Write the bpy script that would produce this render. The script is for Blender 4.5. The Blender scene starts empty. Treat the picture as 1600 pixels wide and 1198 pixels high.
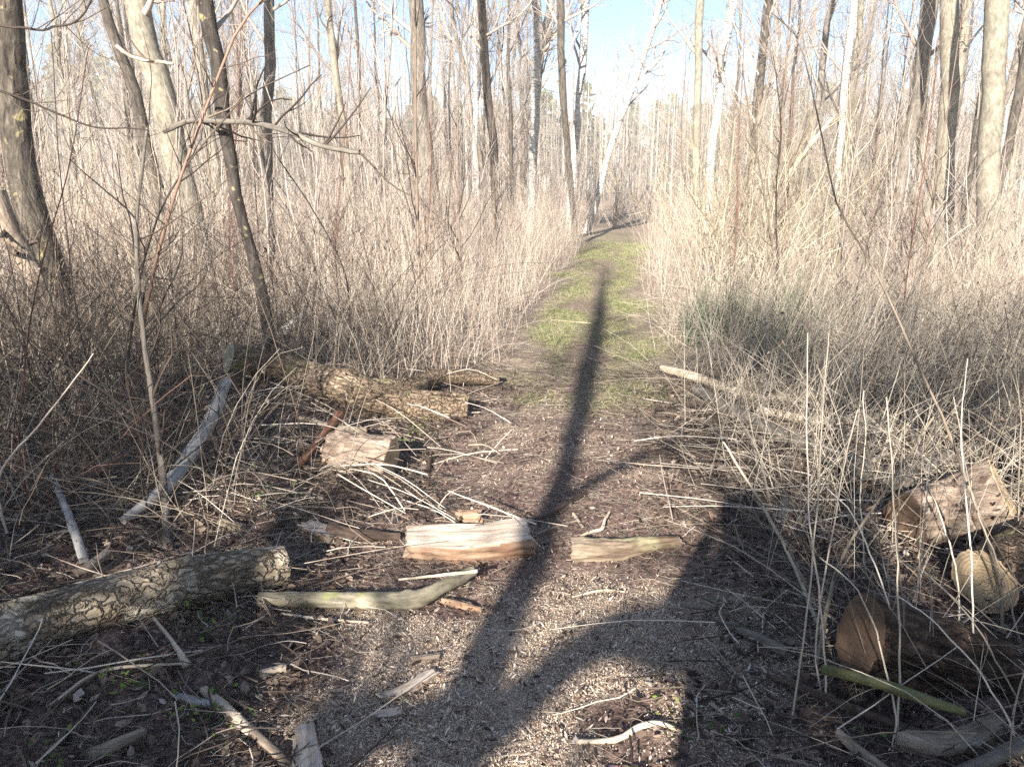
import bpy, math
import numpy as np
from mathutils import Vector, Matrix

# ------------------------------------------------------------------ camera, sky, sun, exposure
sc = bpy.context.scene
COL = sc.collection
CAM_H, PITCH, F = 1.55, math.radians(14.3), 1209.0
cam_d = bpy.data.cameras.new("camera"); cam = bpy.data.objects.new("camera", cam_d); COL.objects.link(cam)
cam.location = (0, 0, CAM_H); cam.rotation_euler = (math.pi/2 - PITCH, 0, 0)
cam_d.sensor_width = 36; cam_d.lens = F/1600*36; cam_d.clip_start = .05; cam_d.clip_end = 2000
sc.camera = cam
AZ, EL = math.radians(16.4), math.radians(23.0)
SUN = np.array([-math.sin(AZ)*math.cos(EL), -math.cos(AZ)*math.cos(EL), math.sin(EL)])
w = bpy.data.worlds.new("World"); sc.world = w; w.use_nodes = True
nt = w.node_tree; bg = nt.nodes['Background']
sky = nt.nodes.new('ShaderNodeTexSky'); sky.sky_type = 'NISHITA'; sky.sun_disc = False
sky.sun_elevation = EL; sky.sun_rotation = math.pi + AZ; sky.air_density = 1.0; sky.dust_density = .4; sky.ozone_density = 4.0
nt.links.new(sky.outputs[0], bg.inputs[0]); bg.inputs[1].default_value = .062
sl = bpy.data.lights.new("sun", 'SUN'); sl.energy = 5.0; sl.angle = math.radians(.7); sl.color = (1, .945, .87)
so = bpy.data.objects.new("sun", sl); COL.objects.link(so)
so.rotation_euler = Vector(tuple(SUN)).to_track_quat('Z', 'Y').to_euler(); so.location = (-10, -30, 30)
sc.view_settings.view_transform = 'Standard'; sc.view_settings.look = 'None'
sc.view_settings.exposure = 1.75; sc.view_settings.gamma = 1
sc.render.engine = 'CYCLES'
sc.cycles.use_denoising = False
sc.cycles.max_bounces = 6; sc.cycles.diffuse_bounces = 3; sc.cycles.volume_bounces = 1
HAZE = .0017

# ------------------------------------------------------------------ numeric helpers
def _h(i, j, k, s):
    n = (i*374761393 + j*668265263 + k*2147483647 + s*1274126177) & 0xffffffff
    n = ((n ^ (n >> 13))*1274126177) & 0xffffffff
    return ((n ^ (n >> 16)) & 0xffff)/65535.0
def noise(x, y, z=0, s=0):
    x, y, z = np.broadcast_arrays(np.asarray(x, float), np.asarray(y, float), np.asarray(z, float))
    xi, yi, zi = np.floor(x).astype(np.int64), np.floor(y).astype(np.int64), np.floor(z).astype(np.int64)
    f = lambda t: t*t*(3-2*t)
    u, v, q = f(x-xi), f(y-yi), f(z-zi); r = 0
    for a in (0, 1):
        for b in (0, 1):
            for c in (0, 1):
                r = r + _h(xi+a, yi+b, zi+c, s)*(u if a else 1-u)*(v if b else 1-v)*(q if c else 1-q)
    return r*2-1
def fbm(x, y, z=0, s=0, o=4):
    r = 0; a = 1
    for i in range(o): r = r+a*noise(np.asarray(x)*2**i, np.asarray(y)*2**i, np.asarray(z)*2**i, s+i); a *= .5
    return r
def nrm(v): return v/np.maximum(np.linalg.norm(v, axis=-1, keepdims=True), 1e-9)
def ss(a, b, x):
    t = np.clip((x-a)/(b-a), 0, 1); return t*t*(3-2*t)

PY = np.array([0, 2, 3, 4.6, 7, 12, 20, 30, 47, 80.]); PX = np.array([.05, .05, .08, .2, .68, 1.3, 2.7, 4.2, 6.3, 11.])
PW = np.array([.75, .75, .8, .72, .55, .62, .7, .75, .8, .8])
def path_d(x, y): return np.abs(x-np.interp(y, PY, PX))/np.interp(y, PY, PW)
def gz(x, y):
    x = np.asarray(x, float); y = np.asarray(y, float)
    d = path_d(x, y)
    off = ss(.9, 2.6, d)
    z = .05*off + off*.10*noise(x*.55, y*.55, 0, 3) + .028*noise(x*1.7, y*1.7, 0, 4)*(.5+off)
    z = z - .09*np.exp(-(((x+.45)/.42)**2+((y-4.15)/.5)**2))          # hollow behind the split log
    z = z - .05*np.exp(-(((x-.02)/.5)**2+((y-3.0)/.35)**2))
    z = z + .07*np.exp(-(((x-1.2)/.35)**2+((y-3.6)/.4)**2))
    return z
def ray(px, py):
    d = np.array([(px-800)/F, math.cos(PITCH)-(py-599)/F*math.sin(PITCH), -math.sin(PITCH)-(py-599)/F*math.cos(PITCH)])
    return d
def G(px, py, dz=0.):                       # the spot of terrain (plus dz) a pixel looks at
    d = ray(px, py); z = 0.
    for _ in range(12):
        t = (z+dz-CAM_H)/d[2]; x, y = d[0]*t, d[1]*t; z = float(gz(x, y))
    return np.array([x, y, z+dz])
def A(px, py, Y):                           # a point at distance Y ahead
    d = ray(px, py); t = Y/d[1]; return np.array([d[0]*t, Y, CAM_H+d[2]*t])

def resample(P, n):
    P = np.asarray(P, float); m = len(P)
    if m < 3:
        t = np.linspace(0, 1, n)[:, None]; return P[0]*(1-t)+P[-1]*t
    s = np.r_[0, np.cumsum(np.linalg.norm(np.diff(P[:, :3], axis=0), axis=1))]; s /= s[-1]
    E = np.vstack([2*P[0]-P[1], P, 2*P[-1]-P[-2]])
    out = []
    for t in np.linspace(0, 1, n):
        i = min(max(np.searchsorted(s, t, 'right')-1, 0), m-2); u = (t-s[i])/max(s[i+1]-s[i], 1e-9)
        a, b, c, d = E[i], E[i+1], E[i+2], E[i+3]
        out.append(.5*((2*b)+(-a+c)*u+(2*a-5*b+4*c-d)*u*u+(-a+3*b-3*c+d)*u**3))
    return np.array(out)

# ------------------------------------------------------------------ mesh assembly
class MB:
    def __init__(s): s.V = []; s.Q = []; s.r = []; s.n = 0; s.uvw = []
    def add(s, V, Q, r, uvw=None):
        V = V.reshape(-1, 3); s.V.append(V.astype(np.float32)); s.Q.append((Q.reshape(-1, 4)+s.n).astype(np.int32)); s.n += len(V)
        s.r.append(np.broadcast_to(np.asarray(r, np.float32).reshape(-1) if np.ndim(r) else np.float32(r), (len(V),)))
        s.uvw.append((V if uvw is None else uvw.reshape(-1, 3)).astype(np.float32)); return s
    def tubes(s, P, R, S=3, rnd=None, rng=None, cap=False):
        P = np.asarray(P, float); R = np.asarray(R, float)
        if P.ndim == 2: P = P[None]; R = R[None]
        N, K, _ = P.shape
        if N == 0: return s
        T = np.empty_like(P); T[:, 1:-1] = P[:, 2:]-P[:, :-2]; T[:, 0] = P[:, 1]-P[:, 0]; T[:, -1] = P[:, -1]-P[:, -2]; T = nrm(T)
        m = nrm(P[:, -1]-P[:, 0]+1e-6); ref = np.where(np.abs(m[:, 2:3]) < .8, np.array([[0, 0, 1.]]), np.array([[1., .1, 0]]))
        a = nrm(np.cross(T, ref[:, None])); b = np.cross(T, a)
        th = np.arange(S)*2*math.pi/S
        V = P[:, :, None]+R[:, :, None, None]*(np.cos(th)[None, None, :, None]*a[:, :, None]+np.sin(th)[None, None, :, None]*b[:, :, None])
        L = np.concatenate([np.zeros((N, 1)), np.cumsum(np.linalg.norm(np.diff(P, axis=1), axis=2), axis=1)], 1)
        uvw = np.stack(np.broadcast_arrays(R[:, :, None]*np.cos(th), R[:, :, None]*np.sin(th), L[:, :, None]), -1)
        base = (np.arange(N)*K*S)[:, None, None]; i = (np.arange(K-1)*S)[None, :, None]; j = np.arange(S)[None, None, :]; j2 = (j+1) % S
        Q = np.stack([base+i+j, base+i+j2, base+i+S+j2, base+i+S+j], -1)
        if rnd is None: rnd = (rng or RNG).random(N)
        s.add(V, Q, np.repeat(rnd, K*S), uvw)
        if cap and S % 2 == 0:
            for e in (0, K-1):
                for q in range(0, S-2, 2):
                    s.Q.append((s.n-N*K*S+base[:, 0]+e*S+np.array([[0, q+1, q+2, (q+3) % S]])).reshape(-1, 4).astype(np.int32))
        return s
    def build(s, name, mat, parent=None, smooth=True):
        me = bpy.data.meshes.new(name)
        V = np.concatenate(s.V); Q = np.concatenate(s.Q)
        me.vertices.add(len(V)); me.vertices.foreach_set('co', V.ravel())
        me.loops.add(Q.size); me.loops.foreach_set('vertex_index', Q.ravel())
        me.polygons.add(len(Q)); me.polygons.foreach_set('loop_start', np.arange(len(Q), dtype=np.int32)*4)
        me.polygons.foreach_set('use_smooth', np.full(len(Q), smooth))
        me.update(calc_edges=True)
        me.attributes.new('rnd', 'FLOAT', 'POINT').data.foreach_set('value', np.concatenate(s.r).astype(np.float32))
        me.attributes.new('uvw', 'FLOAT_VECTOR', 'POINT').data.foreach_set('vector', np.concatenate(s.uvw).ravel())
        me.materials.append(mat)
        o = bpy.data.objects.new(name, me); COL.objects.link(o)
        if parent is not None: o.parent = parent
        return o
RNG = np.random.default_rng(7)

def tag(o, label=None, cat=None, group=None, kind=None):
    if label: o['label'] = label
    if cat: o['category'] = cat
    if group: o['group'] = group
    if kind: o['kind'] = kind
    return o
def empty(name, loc, label, cat, group=None):
    o = bpy.data.objects.new(name, None); COL.objects.link(o); o.location = tuple(loc); o.empty_display_size = .1
    return tag(o, label, cat, group)
def dup(root, loc, rz=0, s=(1, 1, 1), label=None, group=None):
    r = root.copy(); COL.objects.link(r); r.location = tuple(loc); r.rotation_euler = (0, 0, rz); r.scale = s
    if label: r['label'] = label
    if group: r['group'] = group
    for ch in list(root.children):
        c = ch.copy(); COL.objects.link(c); c.parent = r
    return r

def grow(P, R, n, L, rng, t0=.2, t1=1., ang=(30, 65), K=5, up=.1, wob=.15, rr=.55, tip=.25, rmin=.001, taper=.55):
    N, K0, _ = P.shape
    i = rng.integers(0, N, n); t = rng.uniform(t0, t1, n)
    f = t*(K0-1); a = np.minimum(f.astype(int), K0-2); u = (f-a)[:, None]
    p = P[i, a]*(1-u)+P[i, a+1]*u; r = R[i, a]*(1-u[:, 0])+R[i, a+1]*u[:, 0]
    T = nrm(P[i, a+1]-P[i, a]); q = nrm(np.cross(T, rng.normal(size=(n, 3))))
    an = np.radians(rng.uniform(ang[0], ang[1], n))[:, None]
    d = nrm(np.cos(an)*T+np.sin(an)*q)
    Ln = L*rng.uniform(.45, 1.15, n)*(1-taper*t)
    out = np.zeros((n, K, 3)); out[:, 0] = p
    for k in range(1, K):
        d = nrm(d+wob*rng.normal(size=(n, 3))+np.array([0, 0, up])); out[:, k] = out[:, k-1]+d*(Ln/(K-1))[:, None]
    r0 = np.maximum(r*rr, rmin)[:, None]
    return out, np.maximum(r0*np.linspace(1, tip, K)[None], rmin*.6)

# ------------------------------------------------------------------ materials
def mat(name, build, rough=.85, spec=.25):
    m = bpy.data.materials.new(name); m.use_nodes = True; t = m.node_tree
    b = t.nodes['Principled BSDF']; b.inputs['Roughness'].default_value = rough; b.inputs['Specular IOR Level'].default_value = spec
    build(N(t), b); return m
class N:
    def __init__(s, t): s.t = t
    def n(s, k, **kw):
        x = s.t.nodes.new('ShaderNode'+k)
        for a, v in kw.items(): setattr(x, a, v)
        return x
    def l(s, a, b): s.t.links.new(a, b)
    def attr(s, name, out='Fac'): x = s.n('Attribute'); x.attribute_name = name; return x.outputs[out]
    def noise(s, vec, scale, detail=4, rough=.6, dist=0, mul=None):
        x = s.n('TexNoise'); x.inputs['Scale'].default_value = scale; x.inputs['Detail'].default_value = detail
        x.inputs['Roughness'].default_value = rough; x.inputs['Distortion'].default_value = dist
        if vec is not None:
            if mul: q = s.n('Mapping'); q.inputs['Scale'].default_value = mul; s.l(vec, q.inputs['Vector']); vec = q.outputs[0]
            s.l(vec, x.inputs['Vector'])
        return x.outputs['Fac']
    def ramp(s, fac, stops, inter='LINEAR'):
        x = s.n('ValToRGB'); e = x.color_ramp.elements; x.color_ramp.interpolation = inter
        while len(e) > 1: e.remove(e[-1])
        e[0].position = stops[0][0]; e[0].color = (*stops[0][1], 1)
        for p, c in stops[1:]: k = e.new(p); k.color = (*c, 1)
        s.l(fac, x.inputs[0]); return x.outputs[0]
    def mix(s, f, a, b, mode='MIX'):
        x = s.n('Mix', data_type='RGBA', blend_type=mode)
        for sock, v in ((x.inputs[0], f), (x.inputs[6], a), (x.inputs[7], b)):
            if isinstance(v, (int, float)): sock.default_value = v
            elif isinstance(v, tuple): sock.default_value = (*v, 1)
            else: s.l(v, sock)
        return x.outputs[2]
    def math(s, op, a, b=0., clamp=False):
        x = s.n('Math', operation=op, use_clamp=clamp)
        for k, v in ((0, a), (1, b)):
            if isinstance(v, (int, float)): x.inputs[k].default_value = v
            else: s.l(v, x.inputs[k])
        return x.outputs[0]
    def bump(s, h, b, strength=.5, dist=.01):
        x = s.n('Bump'); x.inputs['Strength'].default_value = strength; x.inputs['Distance'].default_value = dist
        s.l(h, x.inputs['Height']); s.l(x.outputs[0], b.inputs['Normal'])
def stalk_mat(name, stops, rough=.8):
    def f(q, b):
        c = q.ramp(q.attr('rnd'), stops)
        n = q.noise(q.attr('uvw', 'Vector'), 9, 2)
        c = q.mix(.45, c, q.ramp(n, [(.3, (.45, .42, .4)), (.7, (1, 1, 1))]), 'MULTIPLY')
        q.l(c, b.inputs['Base Color'])
    return mat(name, f, rough)
def bark_mat(name, c1, c2, c3=None, sc_=22, stretch=.22, patch=None, bs=.8, bd=.02, furrow=False):
    def f(q, b):
        v = q.attr('uvw', 'Vector')
        n = q.noise(v, sc_, 5, .65, .4, (1, 1, stretch))
        c = q.ramp(n, [(.3, c1), (.52, c2), (.72, c3 or c2)])
        g = q.noise(v, 3.5, 3, .6)
        c = q.mix(.7, c, q.ramp(g, [(.3, (.5, .48, .46)), (.65, (1.05, 1.03, 1))]), 'MULTIPLY')
        if furrow:
            wn = q.n('TexNoise'); wn.inputs['Scale'].default_value = 14; wn.inputs['Detail'].default_value = 4; q.l(v, wn.inputs['Vector'])
            wv = q.mix(.11, v, wn.outputs['Color'], 'ADD'); mp = q.n('Mapping'); mp.inputs['Scale'].default_value = (1, 1, .38); q.l(wv, mp.inputs['Vector'])
            vo = q.n('TexVoronoi', feature='DISTANCE_TO_EDGE'); vo.inputs['Scale'].default_value = 34; q.l(mp.outputs[0], vo.inputs['Vector'])
            wn2 = q.ramp(q.noise(v, 4.5, 2), [(.42, (1, 1, 1)), (.5, (.1, .1, .1))]); cr = q.ramp(vo.outputs['Distance'], [(.0, (.5, .46, .43)), (.035, (.78, .76, .74)), (.09, (1, 1, 1))]); c = q.mix(wn2, c, q.mix(1., c, cr, 'MULTIPLY'))
            n = q.math('ADD', n, q.math('MINIMUM', q.math('MULTIPLY', vo.outputs['Distance'], 5.), 1.))
            c = q.mix(1., c, q.ramp(q.attr('rnd'), [(.18, (.48, .45, .42)), (.4, (.9, .88, .86)), (.7, (1.2, 1.17, 1.13))]), 'MULTIPLY')
        if patch:
            g2 = q.noise(v, patch[1], 4, .6); m = q.ramp(g2, [(patch[2], (0, 0, 0)), (patch[2]+.06, (1, 1, 1))])
            c = q.mix(m, c, patch[0])
        q.l(c, b.inputs['Base Color']); q.bump(n, b, bs, bd)
    return mat(name, f, .92, .15)
def birch_f(q, b):
    v = q.attr('uvw', 'Vector')
    n = q.noise(v, 14, 4, .7, 0, (.5, .5, 3)); g = q.noise(v, 2.2, 3)
    c = q.ramp(n, [(.38, (.06, .055, .05)), (.47, (.38, .36, .32)), (.62, (.56, .53, .48))])
    c = q.mix(q.ramp(g, [(.6, (0, 0, 0)), (.75, (.6, .6, .6))]), c, (.12, .11, .1))
    q.l(c, b.inputs['Base Color']); q.bump(n, b, .3, .01)
def cut_f(c1, c2):
    def f(q, b):
        v = q.attr('uvw', 'Vector')
        wv = q.n('TexWave', wave_type='RINGS', rings_direction='Z'); wv.inputs['Scale'].default_value = 24
        wv.inputs['Distortion'].default_value = 1.5; wv.inputs['Detail'].default_value = 3; q.l(v, wv.inputs['Vector'])
        c = q.mix(wv.outputs['Fac'], c1, c2)
        n = q.noise(v, 60, 3, .7, 0, (.3, 1.6, 1)); c = q.mix(.5, c, q.ramp(n, [(.35, (.55, .5, .45)), (.6, (1, 1, 1))]), 'MULTIPLY')
        g = q.noise(v, 9, 3); c = q.mix(.6, c, q.ramp(g, [(.35, (.55, .5, .46)), (.6, (1, 1, 1))]), 'MULTIPLY')
        q.l(c, b.inputs['Base Color']); q.bump(n, b, .5, .004)
    return f
def wood_f(c1, c2, c3, patch=None):
    def f(q, b):
        v = q.attr('uvw', 'Vector')
        n = q.noise(v, 55, 5, .65, .3, (1, 1, .08)); g = q.noise(v, 7, 4, .6, 0, (1, 1, .4))
        c = q.ramp(n, [(.3, c1), (.5, c2), (.7, c3)])
        c = q.mix(.75, c, q.ramp(g, [(.32, (.4, .33, .28)), (.6, (1, 1, 1))]), 'MULTIPLY')
        if patch: c = q.mix(q.ramp(q.noise(v, 5, 3), [(.5, (0, 0, 0)), (.62, (1, 1, 1))]), c, patch)
        bare = q.attr('rnd'); c = q.mix(bare, c, q.mix(q.ramp(n, [(.3, (0, 0, 0)), (.6, (1, 1, 1))]), (.30, .21, .14), (.60, .50, .40)))
        q.l(c, b.inputs['Base Color']); q.bump(n, b, .7, .008)
    return f
M = {}
M['reed'] = stalk_mat('dry_reed', [(0, (.24, .18, .135)), (.3, (.42, .33, .26)), (.65, (.60, .50, .40)), (1, (.76, .67, .56))])
M['reed_grey'] = stalk_mat('grey_straw', [(0, (.12, .095, .07)), (.35, (.30, .25, .19)), (.7, (.44, .38, .295)), (1, (.58, .51, .40))])
M['twig_dark'] = stalk_mat('dark_twig', [(0, (.022, .018, .016)), (.5, (.075, .057, .045)), (.85, (.17, .125, .095)), (1, (.3, .23, .165))])
M['twig_far'] = stalk_mat('pale_twig', [(0, (.22, .18, .15)), (.5, (.37, .31, .26)), (1, (.54, .47, .39))])
M['twig_yellow'] = stalk_mat('yellow_twig', [(0, (.20, .16, .11)), (.5, (.40, .335, .235)), (1, (.58, .51, .38))])
M['twig_red'] = stalk_mat('red_brown_twig', [(0, (.09, .045, .035)), (.6, (.22, .12, .09)), (1, (.36, .24, .17))])
M['green_blade'] = stalk_mat('green_blade', [(0, (.07, .095, .03)), (.35, (.17, .215, .065)), (.65, (.35, .34, .16)), (1, (.58, .50, .33))])
M['rush'] = stalk_mat('rush_blade', [(0, (.02, .05, .03)), (.6, (.05, .10, .06)), (1, (.18, .22, .12))])
M['leaf'] = stalk_mat('dead_leaf', [(0, (.025, .017, .014)), (.4, (.08, .052, .038)), (.75, (.18, .12, .085)), (.94, (.32, .24, .18)), (1, (.5, .42, .35))])
M['sprig'] = stalk_mat('green_leaf', [(0, (.03, .06, .012)), (.6, (.09, .15, .03)), (1, (.22, .27, .06))])
M['pine'] = stalk_mat('pine_needle', [(0, (.05, .065, .03)), (1, (.16, .17, .09))])
M['chip'] = stalk_mat('wood_chip', [(0, (.25, .165, .11)), (.3, (.49, .36, .255)), (.7, (.71, .57, .43)), (1, (.84, .74, .60))])
M['bark_grey'] = bark_mat('grey_bark', (.08, .07, .06), (.20, .175, .145), (.31, .28, .235), 26, .25)
M['bark_pale'] = bark_mat('pale_alder_bark', (.15, .135, .105), (.27, .245, .19), (.36, .33, .26), 18, .5, bs=.5)
M['bark_pale_moss'] = bark_mat('grey_green_bark', (.10, .085, .06), (.27, .24, .17), (.40, .35, .26), 30, .3, ((.22, .22, .10), 9, .6), .8, .01)
M['bark_dark'] = bark_mat('dark_bark', (.035, .028, .024), (.10, .085, .07), (.19, .165, .13), 26, .22)
M['bark_lichen'] = bark_mat('lichen_bark', (.025, .021, .019), (.065, .055, .047), (.13, .11, .095), 24, .3, ((.27, .235, .12), 18, .60))
M['bark_oak'] = bark_mat('cracked_bark', (.035, .024, .018), (.17, .125, .09), (.34, .27, .20), 20, .3, ((.30, .25, .13), 7, .60), 1., .03, furrow=True)
M['bark_mossy'] = bark_mat('mossy_bark', (.07, .05, .035), (.27, .205, .145), (.42, .34, .25), 40, .5, ((.22, .20, .09), 9, .60), 1., .02, furrow=True)
M['bark_log'] = bark_mat('weathered_log', (.15, .12, .09), (.34, .285, .215), (.52, .45, .35), 30, .16, ((.58, .50, .38), 3.2, .55), 1., .03, furrow=True)
M['bark_fresh'] = bark_mat('pinkish_bark', (.15, .10, .072), (.40, .305, .23), (.60, .49, .39), 40, .3, None, 1., .03)
M['dead_grey'] = bark_mat('debarked_grey', (.22, .21, .20), (.42, .40, .37), (.55, .52, .47), 30, .12, None, .4)
M['stick'] = bark_mat('stick_bark', (.10, .075, .055), (.30, .24, .18), (.45, .38, .30), 40, .15, None, .5)
M['stick_pale'] = bark_mat('stick_pale', (.34, .26, .18), (.58, .48, .36), (.74, .66, .54), 40, .12, None, .4)
M['stick_dark'] = bark_mat('stick_dark', (.03, .022, .018), (.10, .07, .055), (.18, .13, .1), 40, .15, None, .5)
M['stick_red'] = bark_mat('stick_red', (.08, .035, .022), (.22, .11, .07), (.36, .22, .15), 40, .15, None, .5)
M['stick_green'] = bark_mat('stick_green', (.08, .08, .035), (.16, .16, .075), (.25, .24, .13), 30, .2, None, .3)
M['bark_rot'] = bark_mat('rotten_bark', (.02, .014, .01), (.09, .062, .045), (.18, .13, .095), 30, .4, furrow=True)
M['bark_oak_tree'] = bark_mat('cracked_tree_bark', (.025, .02, .017), (.10, .085, .068), (.21, .18, .14), 20, .3, ((.30, .25, .13), 7, .60), 1., .03)
M['birch'] = mat('birch_bark', birch_f, .8)
M['cut_pale'] = mat('fresh_cut', cut_f((.72, .55, .34), (.52, .37, .22)), .8)
M['cut_grey'] = mat('weathered_cut', cut_f((.60, .56, .40), (.42, .37, .25)), .85)
M['cut_brown'] = mat('brown_cut', cut_f((.15, .095, .06), (.12, .078, .05)), .85)
M['split'] = mat('split_wood', wood_f((.15, .08, .05), (.34, .215, .14), (.5, .36, .25)), .8)
M['split_moss'] = mat('split_mossy', wood_f((.09, .06, .042), (.21, .16, .11), (.34, .275, .20), (.23, .205, .12)), .85)
M['split_bark'] = mat('bark_slab', wood_f((.10, .07, .05), (.26, .2, .15), (.42, .34, .27)), .85)

def ground_f(q, b):
    tc = q.n('TexCoord').outputs['Object']
    k = q.n('Attribute'); k.attribute_name = 'mask'; sep = q.n('SeparateColor'); q.l(k.outputs['Color'], sep.inputs[0])
    saw, green, far = sep.outputs[0], sep.outputs[1], sep.outputs[2]
    n1 = q.noise(tc, 6, 6, .7); n2 = q.noise(tc, 45, 5, .7); n3 = q.noise(tc, 140, 3, .7)
    soil = q.ramp(n2, [(.28, (.022, .015, .014)), (.46, (.125, .084, .070)), (.61, (.29, .207, .17)), (.76, (.45, .34, .28))])
    soil = q.mix(.6, soil, q.ramp(n1, [(.35, (.55, .5, .5)), (.65, (1.25, 1.15, 1.1))]), 'MULTIPLY')
    vo = q.n('TexVoronoi'); vo.inputs['Scale'].default_value = 230; q.l(tc, vo.inputs['Vector'])
    saws = q.ramp(q.math('ADD', vo.outputs['Distance'], q.math('MULTIPLY', n3, .5)), [(.35, (.74, .62, .49)), (.65, (.52, .41, .31)), (.9, (.25, .18, .13))])
    sm = q.math('MULTIPLY', saw, q.math('ADD', .35, n2), True)
    c = q.mix(sm, soil, saws)
    straw = q.ramp(n2, [(.3, (.16, .115, .085)), (.55, (.36, .28, .21)), (.75, (.52, .43, .33))])
    c = q.mix(far, c, straw)
    gr = q.ramp(n2, [(.3, (.12, .115, .05)), (.55, (.29, .28, .13)), (.75, (.52, .45, .29))])
    c = q.mix(q.math('MULTIPLY', q.math('MULTIPLY', green, .8), q.ramp(n2, [(.38, (.1,)*3), (.58, (1,)*3)]), True), c, gr)
    q.l(c, b.inputs['Base Color'])
    q.bump(q.math('ADD', n2, q.math('MULTIPLY', n3, .4)), b, .9, .02)
M['ground'] = mat('forest_floor', ground_f, .95, .15)

# ------------------------------------------------------------------ ground sheet
def axis(fine0, fine1, step, lo, hi, g=1.09):
    a = list(np.arange(fine0, fine1, step)); s = step; x = a[-1]
    while x < hi: s *= g; x += s; a.append(x)
    s = step; x = a[0]; pre = []
    while x > lo: s *= g; x -= s; pre.append(x)
    return np.array(pre[::-1]+a)
def blob(x, y, c, rx, ry): return np.exp(-(((x-c[0])/rx)**2+((y-c[1])/ry)**2))
def saw_mask(x, y):
    n = .5+.5*fbm(x*3, y*3, 0, 21, 3)
    m = 0
    for px, py, rx, ry in ((640, 1080, .28, .35), (600, 990, .22, .2), (960, 1010, .4, .3), (1080, 1050, .4, .35), (880, 1130, .4, .3),
                           (1000, 950, .4, .18), (820, 660, .22, .35), (840, 720, .3, .35), (960, 720, .35, .4), (560, 1160, .25, .2), (800, 1000, .4, .4), (740, 830, .3, .2)):
        c = G(px, py); m = m+blob(x, y, c, rx, ry)*(.9 if py > 940 else .38)
    return np.clip(m*(-.45+2.5*n), 0, 1)
def green_mask(x, y):
    n = .5+.5*fbm(x*2.2, y*1.2, 0, 31, 3); m = 0
    for px, py, rx, ry in ((890, 490, .3, .5), (1000, 480, .35, .7), (930, 400, .7, 2.2), (950, 375, .9, 3.5), (910, 590, .3, .4), (1000, 560, .4, .5), (1000, 530, .4, .6), (880, 520, .3, .6), (900, 620, .25, .3), (1020, 620, .3, .35), (1020, 620, .25, .3),
                           (800, 590, .2, .2), (860, 430, .35, .7), (830, 625, .12, .1), (940, 620, .3, .3)):
        c = G(px, py); m = m+blob(x, y, c, rx, ry)
    m = m+.55*ss(5.5, 9, y)*ss(45, 30, y)*ss(1.3, .6, path_d(x, y))
    m = m*(.35+.65*ss(.12, .5, path_d(x, y)+.15*noise(x*3, y*2, 0, 93)))
    return np.clip(m*(.15+1.3*n), 0, 1)
X = axis(-3.6, 3.8, .022, -230, 230); Y = axis(1.2, 8.0, .022, -60, 260)
gx, gy = np.meshgrid(X, Y, indexing='ij')
near = np.exp(-((gx/4.5)**4))*ss(10, 7, gy)
z = gz(gx, gy)
d_ = path_d(gx, gy)
clod = np.maximum(fbm(gx*7, gy*7, 0, 41, 4), -.3)
z = z+near*(.014+.014*ss(.8, 1.8, d_))*clod+near*.008*noise(gx*36, gy*36, 0, 5)*ss(-.2, .5, noise(gx*3, gy*3, 0, 6))
mb = MB(); nx, ny = gx.shape
idx = np.arange(nx*ny).reshape(nx, ny)
Q = np.stack([idx[:-1, :-1], idx[1:, :-1], idx[1:, 1:], idx[:-1, 1:]], -1)
mb.add(np.stack([gx, gy, z], -1), Q, 0.)
ground = mb.build('ground', M['ground']); tag(ground, kind='structure')
far_m = ss(4.5, 9, gy+.8*noise(gx, gy, 0, 9))*ss(.6, 1.2, d_)+.75*ss(5.5, 12, gy+.8*noise(gx*2, gy, 0, 8))*(.55+.45*noise(gx*2.5, gy, 0, 77))+.4*ss(3.6, 4.6, gy)*(noise(gx*3, gy*3, 0, 78) > 0); far_m = np.clip(np.maximum(far_m, ss(9, 14, np.abs(gx))), 0, 1)
ca = ground.data.color_attributes.new('mask', 'FLOAT_COLOR', 'POINT')
ca.data.foreach_set('color', np.stack([saw_mask(gx, gy)*ss(1.6, 1., d_), green_mask(gx, gy), far_m, np.ones_like(gx)], -1).astype(np.float32).ravel())

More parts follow.
